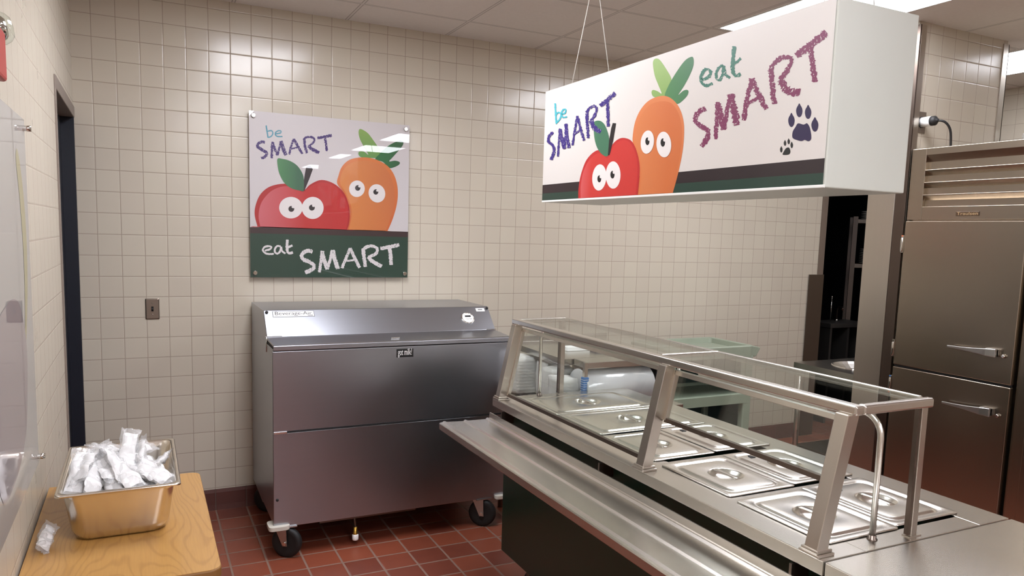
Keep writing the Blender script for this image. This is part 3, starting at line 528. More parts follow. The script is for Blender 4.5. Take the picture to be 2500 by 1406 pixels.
# ---- poster on the left wall, seen almost edge-on
LX = -.610
t = thing('wall_poster', 'tall glossy acrylic poster seen edge-on at the left edge, mirroring the tiles', 'poster', (LX, -2.5, .944))
MB().box(LX - .005, LX, -2.965, -2.05, .944, 1.862).build('acrylic_sheet', printed('poster_left_white', (215, 214, 210)), t)
def LP(u, v, off): return (LX + off, -u / 1e4, v / 1e4)
shape('banana_print', [[(21900, 17700), (21300, 16800), (21050, 15600), (21250, 14300), (21900, 13000), (22400, 12400), (21900, 13700), (21700, 15000), (21900, 16400), (22300, 17500)]], LP, .0004, printed('l_banana', (202, 196, 140)), t)
shape('grape_print', [[(22300, 13600), (21900, 12900), (22000, 12000), (22700, 10800), (24500, 10200), (26500, 10500), (26500, 13500), (24500, 14200), (23000, 14100)]], LP, .0006, printed('l_purple', (184, 172, 178)), t)
for y, z in ((-2.075, 1.838), (-2.075, .968), (-2.94, 1.838), (-2.94, .968)):
    MB().lathe((XL, y, z), [(.007, 0), (.007, .018), (.007, .028), (.0075, .03), (.0075, .042)], (1, 0, 0), 20).build('standoff', 'chrome', t)
# ---- fire alarm on the left wall
t = thing('fire_alarm', 'red fire alarm with a clear domed lens at the top left edge', 'fire alarm', (XL, -2.2, 2.0))
MB().box(XL, XL + .05, -2.75, -2.505, 1.885, 1.985).build('housing', 'red', t, bevel=.006)
MB().box(XL, XL + .02, -2.53, -2.33, 1.985, 1.998).build('bracket', 'red', t, bevel=.003)
lc = (XL + .016, -2.345, 2.025)
MB().lathe(lc, [(.001, .018), (.018, .017), (.024, .012), (.028, .004), (.029, 0), (.025, -.010)], (.9, .1, .2), 28).build('lens', 'chrome', t)
MB().lathe(lc, [(.001, .030), (.020, .028), (.030, .020), (.036, .008), (.037, -.004)], (.9, .1, .2), 28).build('dome', 'glass', t)
# ---- light switch
def switch(x, z):
    t = thing('light_switch', 'stainless light switch plate on the tiled wall left of the cooler', 'light switch', (x, 0, z))
    MB().rings([rr for rr in ([(px, -d, pz) for px, pz, _ in rrect(x, z, hx, hz, .004, 0, 3)] for d, hx, hz in ((0, .034, .056), (.003, .034, .056), (.0065, .029, .051)))], smooth=False).build('plate', 'switch', t)
    MB().box(x - .0055, x + .0055, -.0075, -.0064, z - .013, z + .013).build('slot', 'gap', t)
    MB().hexa([(x - .004, -.018, z - .002), (x + .004, -.018, z - .002), (x + .004, -.0065, z - .008), (x - .004, -.0065, z - .008)], [(x - .004, -.016, z + .005), (x + .004, -.016, z + .005), (x + .004, -.0065, z + .005), (x - .004, -.0065, z + .005)]).build('toggle', 'black', t)
    for dz in (.03, -.03): MB().lathe((x, -.006, z + dz), [(.0032, 0), (.0032, .0012), (.002, .0018)], (0, -1, 0), 10).build('screw', 'chrome', t)
switch(-.299, 1.152)

# ================================================================ milk cooler
t = thing('milk_cooler', 'stainless milk cooler on black casters against the tiled wall, sticker on its front', 'milk cooler', (.823, -.42, 0))
X0, X1 = .197, 1.449; FY = -.792
body = MB().prism([(-.03, .162), (-.03, 1.03), (-.785, 1.03), (-.785, .162)], X0 + .004, X1 - .004, 'x')
body.build('body', 'steel_cooler', t, bevel=.003)
MB().box(X0, X1, FY - .010, FY + .006, .632, 1.022).build('front_door', 'steel_cooler', t, bevel=.003)
MB().box(X0, X1, FY - .008, FY + .006, .158, .626).build('lower_panel', 'steel_cooler', t, bevel=.003)
hood = MB().prism([(-.02, 1.02), (-.02, 1.1835), (-.470, 1.1835), (-.586, 1.0625), (-.57, 1.02)], X0 + .006, X1 + .004, 'x')
hd = hood.build('hood', 'steel_cooler', t, bevel=.003)
lid = MB().prism([(-.56, 1.063), (-.575, 1.0635), (-.795, 1.053), (-.806, 1.048), (-.806, 1.026), (-.798, 1.026), (-.798, 1.044), (-.56, 1.05)], X0 + .004, X1 - .004, 'x')
ld = lid.build('lid', 'steel_cooler', t, bevel=.002)
MB().box(X0 + .006, X1 - .006, FY - .004, -.58, 1.016, 1.045).build('gasket', 'gap', t)
MB().box(.79, .835, -.75, -.742, 1.0555, 1.062).build('lid_pull', 'chrome', ld, bevel=.001)
MB().lathe((X1 - .012, -.806, 1.037), [(.005, 0), (.005, .004), (.003, .006)], (0, -1, 0), 10).build('lid_lock', 'chrome', ld)
MB().box(.20, .262, FY - .016, FY - .009, .624, .634).build('latch_rod', 'chrome', t, bevel=.001)
MB().box(.262, X1, FY - .013, FY - .008, .6265, .6315).build('door_seam', 'gap', t)
MB().box(.195, .275, -.600, -.594, 1.064, 1.068).tube([(.2, -.597, 1.066), (.2, -.597, .99)], .003, 6).build('hinge_arm', 'chrome', t)
MB().box(1.39, 1.452, -.600, -.594, 1.064, 1.068).build('hinge_arm', 'chrome', t)
for x in (.218, 1.443):
    MB().lathe((x, -.481, 1.1725), [(.0075, -.002), (.0075, .006), (.004, .009)], (0, -.72, .69), 12).build('plug', 'black', hd)
MB().lathe((.215, FY - .008, .298), [(.007, 0), (.007, .004), (.004, .006)], (0, -1, 0), 12).build('plug', 'black', t)
hn = Vector((0, -.7219, .692)).normalized(); hu = Vector((1, 0, 0)); hv = Vector((0, .692, .7219)).normalized()
def H(x, s, o=.0): return Vector((x, -.470, 1.1835)) - hv * s + hn * o      # s metres down the sloping hood
def hplate(name, x0, x1, s0, s1, th, mat, par, o=0):
    b = [H(x0, s1, o), H(x1, s1, o), H(x1, s0, o), H(x0, s0, o)]
    return MB().hexa(b, [p + hn * th for p in b]).build(name, mat, par)
bd = hplate('badge_border', .246, .455, .009, .046, .0006, 'ink', hd, .0002)
hplate('badge', .248, .453, .011, .044, .0009, 'label', bd, .0002)
text_mb('Beverage-Air', .03, H(.258, .033, .0013), hu, hv, .185).build('lettering', 'ink', bd)
hplate('badge_rule', .256, .40, .0385, .0395, .001, 'ink', bd, .0003); hplate('badge_rule', .42, .447, .037, .0405, .001, 'ink', bd, .0003)
hplate('label', 1.372, 1.425, .013, .036, .0008, 'label', hd, .0002)
hplate('label_text', 1.384, 1.412, .021, .026, .0009, 'ink', hd, .0003)
dc = H(1.305, .084)
di = MB().lathe(dc, [(.039, 0), (.039, .004), (.034, .006), (.034, .003)], hn, 36).build('dial_ring', 'chrome', hd)
MB().lathe(dc, [(.034, .001), (.034, .0036), (.001, .0038)], hn, 32).build('dial_face', 'label', di)
hplate('dial_text', 1.290, 1.325, .066, .0765, .0006, 'ink', di, .0039)
text_mb('TRUE TEMP', .009, H(1.291, .094, .0046), hu, hv, .036).build('lettering', 'ink', di)
# sticker
st = MB().box(.802, .891, FY - .0115, FY - .0102, .967, 1.0095).build('sticker', 'ink', t)
text_mb('got milk?', .048, (.809, FY - .0122, .978), (1, 0, 0), (0, 0, 1), .074).build('lettering', 'label', st)
# bumpers, casters, drain
for x, sgn in ((X0, 1), (X1, -1)):
    mb = MB(); a, b = (x - .024 * sgn, x + .075 * sgn)
    mb.rings([rrect((a + b) / 2, -.775, abs(b - a) / 2, .05, .022, z, 5) for z in (.15, .153, .168, .171)], smooth=False)
    mb.build('bumper', 'bumper', t, bevel=.002)
for x, y in ((.262, -.765), (1.31, -.765), (.262, -.12), (1.38, -.12)):
    wy = y - .02
    ax = Vector((.60, .80, 0)); pr = Vector((-.80, .60, 0)); O = Vector((x, wy, 0))
    wh = MB().lathe(O + Vector((0, 0, .076)) - ax * .018, [(.02, .004), (.05, .002), (.064, 0), (.0745, .006), (.0755, .018), (.0745, .030), (.064, .036), (.05, .034), (.02, .032)], ax, 36).build('caster_wheel', 'black', t)
    fk = MB()
    for s in (-1, 1):
        c = O + ax * (.0235 * s)
        q = lambda d, w2, z: [tuple(c + pr * (a * w2) + ax * (b * .002) + pr * d + Vector((0, 0, z))) for a, b in ((-1, -1), (1, -1), (1, 1), (-1, 1))]
        fk.hexa(q(0, .012, .062), q(.022, .030, .154))
    fk.box(x - .045, x + .045, wy - .025, wy + .045, .1545, .160)
    fk.build('caster_fork', 'alu', wh)
    MB().cyl(O + ax * -.026 + Vector((0, 0, .076)), O + ax * -.032 + Vector((0, 0, .076)), .009, 12).build('axle_nut', 'chrome', wh)
MB().box(.42, .92, -.79, -.77, .147, .160).build('base_rail', 'steel_dark', t)
dr = MB().tube([(.60, -.76, .165), (.602, -.765, .13), (.604, -.77, .095)], .007, 10).build('drain_hose', 'steel_dark', t)
mb = MB()
for k in range(9): mb.lathe((.6 + .0005 * k, -.76 - .0012 * k, .155 - .0072 * k), [(.0068, -.001), (.0085, 0), (.0068, .001)], (0, 0, 1), 10)
mb.build('drain_spring', 'steel_dark', dr)
MB().lathe((.604, -.771, .055), [(.013, 0), (.013, .008), (.010, .012), (.010, .04)], (0, 0, 1), 6).build('brass_fitting', 'brass', dr)
MB().lathe((.6045, -.771, .026), [(.0145, 0), (.016, .004), (.016, .026), (.013, .030)], (0, 0, 1), 16).build('drain_cap', 'label', dr)

# ================================================================ serving counter
CZ = .87; CX0, CX1 = 1.06, 1.774
def counter(y0, y1, label, wells, cast):
    t = thing('serving_counter', label, 'serving counter', ((CX0 + CX1) / 2, (y0 + y1) / 2, 0))
    mb = MB()
    if wells:      # openings under the pan lids
        ys = [y1 - .115 - k * .346 for k in range(wells)]      # far edge of each opening
        mb.box(CX0, 1.205, y0, y1, CZ - .003, CZ).box(1.645, CX1, y0, y1, CZ - .003, CZ)
        cuts = [y1] + [v for q in ys for v in (q, q - .262)] + [y0]
        for k in range(0, len(cuts), 2): mb.box(1.205, 1.645, cuts[k + 1], cuts[k], CZ - .003, CZ)
    else: mb.box(CX0, CX1, y0, y1, CZ - .003, CZ)
    mb.box(CX0, CX0 + .003, y0, y1, CZ - .036, CZ - .003).box(CX1 - .003, CX1, y0, y1, CZ - .036, CZ - .003)
    mb.box(CX0 + .003, CX1 - .003, y0, y0 + .003, CZ - .036, CZ - .003).box(CX0 + .003, CX1 - .003, y1 - .003, y1, CZ - .036, CZ - .003)
    mb.build('counter_top', 'steel_y', t, bevel=.0015)
    MB().box(1.112, CX1 - .03, y0 + .02, y1 - .025, .158, CZ - .0365).build('body', 'green_panel', t, bevel=.002)
    for x, y in cast:
        wh = MB().lathe((x - .018, y, .062), [(.03, 0), (.052, .001), (.0615, .006), (.0615, .03), (.052, .035), (.03, .036)], (1, 0, 0), 28).build('caster_wheel', 'black', t)
        MB().box(x - .024, x - .019, y - .015, y + .015, .05, .157).box(x + .019, x + .024, y - .015, y + .015, .05, .157).build('caster_fork', 'steel_dark', wh)
    return t
c1 = counter(-3.236, -1.41, 'long stainless serving counter with dark green sides and eight lidded pans', 5, ((1.17, -1.64), (1.68, -1.5), (1.17, -3.1), (1.68, -3.1)))
c2 = counter(-4.9, -3.242, 'plain stainless counter section without pans at the bottom right corner', 0, ((1.17, -3.4), (1.68, -3.4)))
# tray slide: ribbed sheet swept along the counter
prof = [(.810, .745), (.808, .748), (.808, .772), (.811, .776), (.822, .776), (.828, .7815), (.834, .7815), (.840, .776), (.922, .7735), (.928, .779), (.934, .779), (.940, .7735), (1.030, .7735), (1.036, .7795), (1.042, .7795), (1.046, .777), (1.049, .803), (1.052, .8035)]
def sweep(pts, th, y0, y1):
    out = []; n = len(pts)
    for i, p in enumerate(pts):
        a = pts[max(0, i - 1)]; b = pts[min(n - 1, i + 1)]; dx, dz = b[0] - a[0], b[1] - a[1]; l = math.hypot(dx, dz)
        out.append((p[0] + dz / l * th, p[1] - dx / l * th))
    return MB().prism([(x, z) for x, z in pts] + out[::-1], y0, y1, 'y', smooth=False)
t = thing('tray_slide', 'ribbed stainless tray slide running along the front of the serving counter', 'tray slide', (.93, -2.8, .745))
sweep(prof, .0025, -4.9, -1.405).build('slide_top', 'steel_y', t)
for y in (-1.52, -2.3, -3.15, -4.1):
    MB().prism([(.83, .742), (1.11, .742), (1.11, .62), (1.09, .62)], y - .003, y + .003, 'y').box(1.052, 1.111, y - .004, y + .004, .776, .83).build('bracket', 'steel_dark', t)

# pans with lids --------------------------------------------------
def make_lid(hx, hy, dia):
    """flanged steam-table lid, local origin at its centre on the counter top"""
    mb = MB(); z = .0045; r = relli(0, 0, dia, dia, 0)
    rs = [rrect(0, 0, hx - .001, hy - .001, .010, z - .003), rrect(0, 0, hx, hy, .011, z - .002), rrect(0, 0, hx, hy, .011, z), rrect(0, 0, hx - .002, hy - .002, .010, z + .001),
          rrect(0, 0, hx - .019, hy - .019, .034, z + .001), rrect(0, 0, hx - .024, hy - .024, .032, z - .0015), rrect(0, 0, hx - .029, hy - .029, .030, z - .0035), rrect(0, 0, hx - .033, hy - .033, .028, z - .0025), rrect(0, 0, hx - .037, hy - .037, .026, z + .001),
          rrect(0, 0, hx - .042, hy - .042, .024, z + .0022)]
    for q, zz in ((1.12, .0022), (1.06, .0015), (1.0, -.001), (.9, -.0075), (.72, -.0135), (.45, -.0165), (.12, -.0175)): rs.append(relli(0, 0, dia * q, dia * q, z + zz))
    mb.rings(rs, False, True)
    bar = MB(); n = 11; rs = []
    for i in range(n):
        y = -dia * 1.0 + 2 * dia * i / (n - 1); u = y / dia; wdt = .009 + .002 * u * u; h = z + .0022 + .0015 * (1 - u * u)
        rs.append([(wdt, y, h), (wdt * .9, y, h + .0012), (-wdt * .9, y, h + .0012 - .0), (-wdt, y, h), (-wdt, y, h - .0012), (wdt, y, h - .0012)])
    bar.rings(rs, True, True, True)
    return mb, bar
def lid_thing(name, x, y, hx, hy, dia, label, rotbar=0, notch=None):
    t = thing(name, label, 'pan lid', (x, y, CZ), 'lidded pans in the serving counter')
    mb, bar = make_lid(hx, hy, dia)
    for q, nm in ((mb, 'cover'), (bar, 'handle')):
        q.v = [(a + x, b + y, c + CZ) for a, b, c in q.v]
        q.build(nm, 'steel_lid', t)
    if notch:
        nx, ny = notch
        MB().prism([(nx - .010, ny - .018), (nx + .010, ny - .018), (nx + .006, ny + .002), (nx, ny + .008), (nx - .006, ny + .002)], CZ + .0057, CZ + .0085, 'z').build('ladle_notch', 'gap', t)
    return t
lid_thing('pan_lid', 1.417, -1.640, .247, .159, .058, 'full-size steel pan lid farthest from the camera, at the far end of the counter')
lid_thing('pan_lid', 1.423, -1.962, .250, .161, .058, 'full-size steel pan lid, second from the far end of the counter')
rows = (-2.304, -2.664, -3.014)
fl = ('front half-size pan lid beside the middle post of the sneeze guard', 'front half-size pan lid between the middle and near posts', 'front half-size pan lid nearest the camera, partly behind the near post')
bl = ('rear half-size pan lid next to the second full lid', 'rear half-size pan lid in the middle of the near three', 'rear half-size pan lid at the near end, by the thin rear post')
for i, y in enumerate(rows):
    lid_thing('pan_lid', 1.291 - .006 * i, y, .131, .160, .052, fl[i])
    lid_thing('pan_lid', 1.561 - .010 * i, y + .012, .131, .160, .052, bl[i], notch=(1.497, y + .118))

# sneeze guard ----------------------------------------------------
t = thing('sneeze_guard', 'glass sneeze guard with square steel posts standing on the serving counter', 'sneeze guard', (1.28, -2.3, CZ))
GX0, GX1, GY0, GY1, GZ = 1.142, 1.424, -3.226, -1.414, 1.228
b = .030
MB().box(GX0, GX0 + b, GY0, GY1, GZ - .024, GZ).box(GX1 - .016, GX1, GY0 + b, GY1 - .016, GZ - .02, GZ).box(GX0 + b, GX1, GY0, GY0 + .022, GZ - .024, GZ).box(GX0 + b, GX1, GY1 - .016, GY1, GZ - .02, GZ).build('top_frame', 'steel_y', t, bevel=.005, seg=3)
MB().box(GX0 + b, GX1 - .016, -2.462, -2.446, GZ - .012, GZ + .001).build('cross_bar', 'steel_lid', t, bevel=.002)
MB().box(GX0 + b - .004, GX1 - .012, -2.446, GY1 - .012, GZ - .008, GZ - .002).build('top_glass', 'glass', t)
MB().box(GX0 + b - .004, GX1 - .012, GY0 + .018, -2.462, GZ - .008, GZ - .002).build('top_glass', 'glass', t)
def lean(z): return 1.082 + (z - .885) * (1.152 - 1.082) / (1.204 - .885)
for y in (-1.452, -2.514, -3.195):
    z0, z1 = .884, 1.205; a, c = .019, .019
    p = MB().hexa([(lean(z0) - a, y - c, z0), (lean(z0) + a, y - c, z0), (lean(z0) + a, y + c, z0), (lean(z0) - a, y + c, z0)], [(lean(z1) - a, y - c, z1), (lean(z1) + a, y - c, z1), (lean(z1) + a, y + c, z1), (lean(z1) - a, y + c, z1)]).build('post', 'steel_z', t, bevel=.002)
    MB().box(1.052 + .003, 1.052 + .060, y - .029, y + .029, CZ, CZ + .008).box(1.058, 1.108, y - .025, y + .025, CZ + .008, CZ + .016).build('post_collar', 'steel_z', p, bevel=.002)
for y in (-1.432, -3.212):
    p = MB().box(1.388, 1.410, y - .009, y + .009, CZ, GZ - .02).build('rear_post', 'steel_z', t, bevel=.0015)
    MB().box(1.380, 1.388, y - .006, y + .006, CZ + .006, GZ - .02).build('glass_channel', 'steel_dark', p)
    MB().box(1.38, 1.425, y - .011, y + .011, CZ, CZ + .003).build('foot', 'steel_z', p)
def lpane(y0, y1, z0, z1, dx, th):
    return MB().hexa([(lean(z0) + dx, y0, z0), (lean(z0) + dx + th, y0, z0), (lean(z0) + dx + th, y1, z0), (lean(z0) + dx, y1, z0)], [(lean(z1) + dx, y0, z1), (lean(z1) + dx + th, y0, z1), (lean(z1) + dx + th, y1, z1), (lean(z1) + dx, y1, z1)])
for y0, y1, z0 in ((-2.488, -1.475, .892), (-3.172, -2.540, 1.032)):
    g = lpane(y0, y1, z0, 1.19, .022, .006).build('front_glass', 'glass', t)
    lpane(y0 - .003, y1 + .003, z0 - .006, z0 + .007, .018, .014).build('bottom_channel', 'steel_dark', g, bevel=.001)
    lpane(y0 - .003, y1 + .003, 1.176, 1.190, .017, .016).build('top_channel', 'steel_y', g, bevel=.001)
    lpane(y1 - .004, y1 + .010, z0, 1.19, .017, .016).build('edge_channel', 'steel_z', g, bevel=.001)
    lpane(y0 - .010, y0 + .004, z0, 1.19, .017, .016).build('edge_channel', 'steel_z', g, bevel=.001)
# end glass and lamp housings under the shelf, conduits
for y0, y1 in ((-2.40, -1.60), (-3.09, -2.60)):
    g = MB().box(1.205, 1.255, y0, y1, 1.172, 1.2035).build('lamp_housing', 'steel_y', t, bevel=.002)
    MB().box(1.207, 1.253, y0 + .01, y1 - .01, 1.168, 1.172).build('lamp_lens', 'white', g)
def conduit(y0, d, h):
    path = [(1.284, y0, CZ)]; R = .055; zt = 1.185
    for i in range(9):
        a = PI / 2 * i / 8; path.append((1.284, y0 + d * R * (1 - math.cos(a)), zt - R + R * math.sin(a)))
    path.append((1.284, y0 + d * h, zt))
    MB().tube(path, .0078, 14).build('conduit', 'steel_lid', t)
    MB().lathe((1.284, y0, CZ), [(.013, 0), (.013, .002), (.0098, .003), (.0098, .012)], (0, 0, 1), 14).build('conduit_nut', 'steel_dark', t)
conduit(-3.19, 1, .12); conduit(-1.437, -1, .165)
MB().tube([(1.284, -2.42, 1.19), (1.25, -2.45, 1.165), (1.20, -2.49, 1.12), (1.166, -2.505, 1.085)], .0065, 10).build('brace', 'steel_lid', t)

# ================================================================ reach-in refrigerator
t = thing('refrigerator', 'tall two-door-wide stainless refrigerator with louvered top at the right edge', 'refrigerator', (3.8, -2.35, 0))
FX = 3.40; F0, F1 = -3.02, -1.662      # far side is F1
MB().box(FX + .022, 4.14, F0, F1, .12, 2.118).build('cabinet', 'steel_fridge', t, bevel=.003)
fm = MB().box(FX, FX + .022, F1 - .083, F1, 1.742, 2.118).box(FX, FX + .022, F0, F0 + .083, 1.742, 2.118).box(FX, FX + .022, F0 + .083, F1 - .083, 1.742, 1.812)
fm.box(FX + .004, FX + .022, F1 - .012, F1, .12, 1.742).box(FX + .004, FX + .022, -2.372, -2.312, .12, 1.742).build('front_frame', 'steel_fridge', t, bevel=.002)
MB().box(FX + .05, FX + .055, F0 + .08, F1 - .08, 1.812, 2.118).build('grille_back', 'gap', t)
zs = [2.117, 2.005, 1.940, 1.875, 1.812]
for i in range(4):
    z0, z1 = zs[i], zs[i + 1]; top = i == 0
    pr = [(FX, z0), (FX, z0 - (.03 if top else .004)), (FX + .042, z1 + .012), (FX + .046, z1 + .014), (FX + .012, z0 - .002)]
    if top: pr = [(FX, z0), (FX, z0 - .034), (FX + .040, z1 + .012), (FX + .044, z1 + .014), (FX + .014, z0 - .03), (FX + .014, z0)]
    MB().prism(pr, F0 + .083, F1 - .083, 'y').build('louver', 'steel_fridge', t, bevel=.001)
    # outline is (x, z) swept along y
dx0 = FX - .026
for y0, y1 in ((-2.302, -1.676), (-3.008, -2.384)):
    near = y0 < -2.4
    for z0, z1 in ((.953, 1.735), (.16, .940)):
        d = MB().box(dx0, FX + .004, y0, y1, z0, z1).build('door', 'steel_fridge', t, bevel=.004, seg=3)
        if near: continue
        hz = 1.100 if z0 > .5 else .808
        ya, yb = y1 - .318, y1 - .562
        sec = lambda y, dx, hh, th: [(dx0 - dx - th, y, hz - hh), (dx0 - dx, y, hz - hh), (dx0 - dx, y, hz + hh), (dx0 - dx - th, y, hz + hh)]
        h = MB().rings([sec(ya, .030, .006, .006), sec(ya - .07, .034, .008, .008), sec(ya - .14, .034, .012, .011), sec(ya - .20, .028, .018, .018), sec(yb, .012, .021, .026)], True, True, False).build('handle', 'alu', d, bevel=.004, seg=3)
        MB().box(dx0 - .030, dx0, yb, yb + .055, hz - .020, hz + .020).build('handle_base', 'alu', d, bevel=.004)
        MB().lathe((dx0, yb - .022, hz - .012), [(.009, 0), (.009, .012), (.006, .015)], (-1, 0, 0), 14).build('lock', 'chrome', d)
        for k, hzz in enumerate(((1.60, 1.03) if z0 > .5 else (.83, .25))):
            hg = MB().box(dx0 - .006, FX + .002, y1 - .001, y1 + .012, hzz - .035, hzz + .06).cyl((dx0 - .006, y1 + .006, hzz - .03), (dx0 - .006, y1 + .006, hzz + .045), .007, 10).build('hinge', 'chrome', d, bevel=.001)
            if k == 0: MB().box(dx0 - .0066, dx0 - .0058, y1 + .001, y1 + .011, hzz + .052, hzz + .059).build('hinge_tag', plain('hinge_tag_a', (200, 110, 70), .5) if z0 > .5 else 'blue', hg)
MB().box(dx0 + .006, dx0 + .02, -2.3, -1.68, .940, .953).build('door_gasket', 'gap', t)
bd = MB().box(FX - .003, FX, -2.056, -1.936, 1.762, 1.783).build('badge', 'brown_badge', t, bevel=.002)
text_mb('Traulsen', .022, (FX - .0036, -1.942, 1.766), (0, -1, 0), (0, 0, 1), .108).build('lettering', 'tan', bd)
for x in (3.48, 4.08):
    for y in (-1.74, -2.94): MB().cyl((x, y, 0), (x, y, .12), .022, 16).build('leg', 'steel_z', t)

# ---- outlet with plug and cord on the partition wall
ox, oz = 3.475, 2.27
t = thing('power_outlet', 'stainless outlet plate high on the partition wall above the refrigerator', 'power outlet', (ox, -1.64, oz))
MB().box(ox - .036, ox + .036, -1.645, -1.6395, oz - .057, oz + .057).build('plate', 'switch', t, bevel=.002)
MB().lathe((ox, -1.6452, oz), [(.03, 0), (.03, .002), (.02, .002)], (0, -1, 0), 24).build('socket', 'black', t)
t = thing('power_plug', 'round grey and black plug with a black cord hanging down behind the fridge', 'plug', (ox, -1.66, oz))
MB().lathe((ox, -1.646, oz + .0), [(.001, 0), (.026, 0), (.026, .055), (.024, .058)], (.0, -1, 0), 24).build('plug_body', 'label', t)
MB().lathe((ox, -1.703, oz), [(.0255, 0), (.0255, .02), (.018, .028), (.010, .032), (.007, .04)], (0, -1, 0), 24).build('plug_cap', 'black', t)
pts = catmull([(ox, -1.735, oz, 0), (ox + .02, -1.765, oz - .01, 0), (ox + .055, -1.775, oz - .05, 0), (ox + .085, -1.765, oz - .13, 0), (ox + .10, -1.755, oz - .20, 0), (ox + .12, -1.75, 2.13, 0)], False, 5)
MB().tube([p[:3] for p in pts], .0062, 10).build('cord', 'black', t)
# ---- white fitting seen past the corner guard
t = thing('pipe_valve', 'rounded white valve with a bracket beyond the partition wall, above the refrigerator', 'pipe valve', (4.3, -1.78, 2.2))
MB().lathe((4.235, -1.78, 2.255), [(.001, 0), (.03, 0), (.048, .015), (.052, .045), (.04, .08), (.02, .11), (.001, .115)], (.8, .1, -.25), 24).build('valve_body', 'white', t)
MB().box(4.175, 4.205, -1.83, -1.80, 2.22, 2.31).build('bracket', 'white', t, bevel=.003)
MB().box(4.19, 4.25, -1.815, -1.79, 2.235, 2.26).build('arm', 'white', t, bevel=.003)
MB().cyl((4.36, -1.78, 2.115), (4.36, -1.78, CEIL - .01), .022, 16).cyl((4.28, -1.78, 2.235), (4.36, -1.78, 2.235), .018, 14).build('pipe', 'white', t)

# ================================================================ behind the counter
t = thing('prep_table', 'stainless table with a round sunken pan between the partition wall and the opening', 'table', (3.95, -1.1, 0))
ZT = .80
hole = (3.93, -1.06); hr = .20
mb = MB(); top = rrect(3.99, -1.09, .385, .32, .004, ZT, 6)
mb.rings([[(x, y, ZT - .04) for x, y, z in top], top, relli(hole[0], hole[1], hr, hr, ZT), relli(hole[0], hole[1], hr * .98, hr * .98, ZT + .006), relli(hole[0], hole[1], hr * .94, hr * .94, ZT + .004), relli(hole[0], hole[1], hr * .88, hr * .88, ZT - .012), relli(hole[0], hole[1], hr * .7, hr * .7, ZT - .035), relli(hole[0], hole[1], hr * .1, hr * .1, ZT - .04)], False, True, False)
mb.build('table_top', 'steel_x', t)
for x in (3.64, 4.34):
    for y in (-.80, -1.38): MB().cyl((x, y, 0), (x, y, ZT - .005), .018, 16).build('leg', 'steel_z', t)
MB().box(3.64, 4.34, -1.38, -.80, .22, .235).build('under_shelf', 'steel_dark', t, bevel=.002)
# storeroom rack and bench
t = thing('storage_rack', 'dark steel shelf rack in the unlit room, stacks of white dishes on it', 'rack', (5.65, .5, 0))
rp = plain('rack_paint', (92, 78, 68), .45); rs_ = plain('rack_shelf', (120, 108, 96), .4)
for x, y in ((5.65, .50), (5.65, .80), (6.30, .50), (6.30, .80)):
    MB().box(x - .02, x + .02, y - .02, y + .02, 0, 1.86).build('upright', rp, t)
for z in (1.80, 1.385, .66):
    MB().box(5.67, 6.28, .485, .815, z, z + .035).build('shelf', rs_, t, bevel=.002)
t.rotation_euler = (0, 0, -PI / 4)      # the rack stands across the corner
def dishes(x, y, z, n, r, lab):
    dx, dy = x - 5.65, y - .5; c = math.sqrt(.5); x, y = 5.65 + c * (dx + dy), .5 + c * (dy - dx)
    for k in range(n):
        d = MB().lathe((x, y, z + .0005 + k * .016), [(r * .6, 0), (r * .62, .002), (r, .012), (r, .014), (r * .6, .0045), (.001, .004)], (0, 0, 1), 32)
        tag(d.build('dish', 'plate'), lab, 'dish', 'stacked white dishes on the rack')
dishes(5.835, .65, 1.835, 5, .125, 'white dish in the short stack on top of the dark rack')
dishes(5.85, .65, 1.42, 9, .13, 'white dish in the taller stack on the middle shelf of the dark rack')
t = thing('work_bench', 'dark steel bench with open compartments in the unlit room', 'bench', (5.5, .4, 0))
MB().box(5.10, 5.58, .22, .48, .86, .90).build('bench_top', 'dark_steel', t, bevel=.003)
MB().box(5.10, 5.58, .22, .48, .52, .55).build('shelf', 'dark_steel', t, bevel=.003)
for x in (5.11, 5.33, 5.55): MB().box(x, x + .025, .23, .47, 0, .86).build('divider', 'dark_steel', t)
t = thing('faucet', 'small chrome faucet standing on the dark bench in the unlit room', 'faucet', (5.35, .35, .9))
MB().tube([(5.38, .40, .90), (5.38, .40, 1.0), (5.37, .38, 1.03), (5.30, .28, 1.035), (5.27, .25, 1.02)], .009, 10).build('spout', 'steel_dark', t)
MB().lathe((5.38, .40, .90), [(.022, 0), (.022, .01), (.012, .02)], (0, 0, 1), 16).build('base', 'chrome', t)
MB().lathe((5.30, .40, 1.12), [(.001, -.01), (.01, 0), (.001, .01)], (0, 0, 1), 12).tube([(5.30, .40, .90), (5.30, .40, 1.115)], .004, 8).build('handle', 'chrome', t)

# ---- sage utility cart
t = thing('utility_cart', 'sage green plastic utility cart against the wall behind the serving counter', 'utility cart', (3.03, -.40, 0))
cx0, cx1, cy0, cy1 = 2.66, 3.39, -.625, -.185
def tray(z, rim, cz):
    mb = MB(); c = ((cx0 + cx1) / 2, (cy0 + cy1) / 2); hx, hy = (cx1 - cx0) / 2, (cy1 - cy0) / 2
    mb.rings([rrect(*c, hx - .03, hy - .03, .03, z - cz), rrect(*c, hx, hy, .04, z - cz + .005), rrect(*c, hx, hy, .04, z - .006), rrect(*c, hx - .005, hy - .005, .036, z), rrect(*c, hx - .028, hy - .028, .03, z), rrect(*c, hx - .034, hy - .034, .026, z - .004), rrect(*c, hx - .042, hy - .042, .02, z - rim)], True, True, True)
    return mb
tray(.90, .035, .085).build('top_tray', 'sage', t, autosm=True)
tray(.575, .02, .075).build('middle_shelf', 'sage', t, autosm=True)
tray(.20, .02, .07).build('bottom_shelf', 'sage', t, autosm=True)
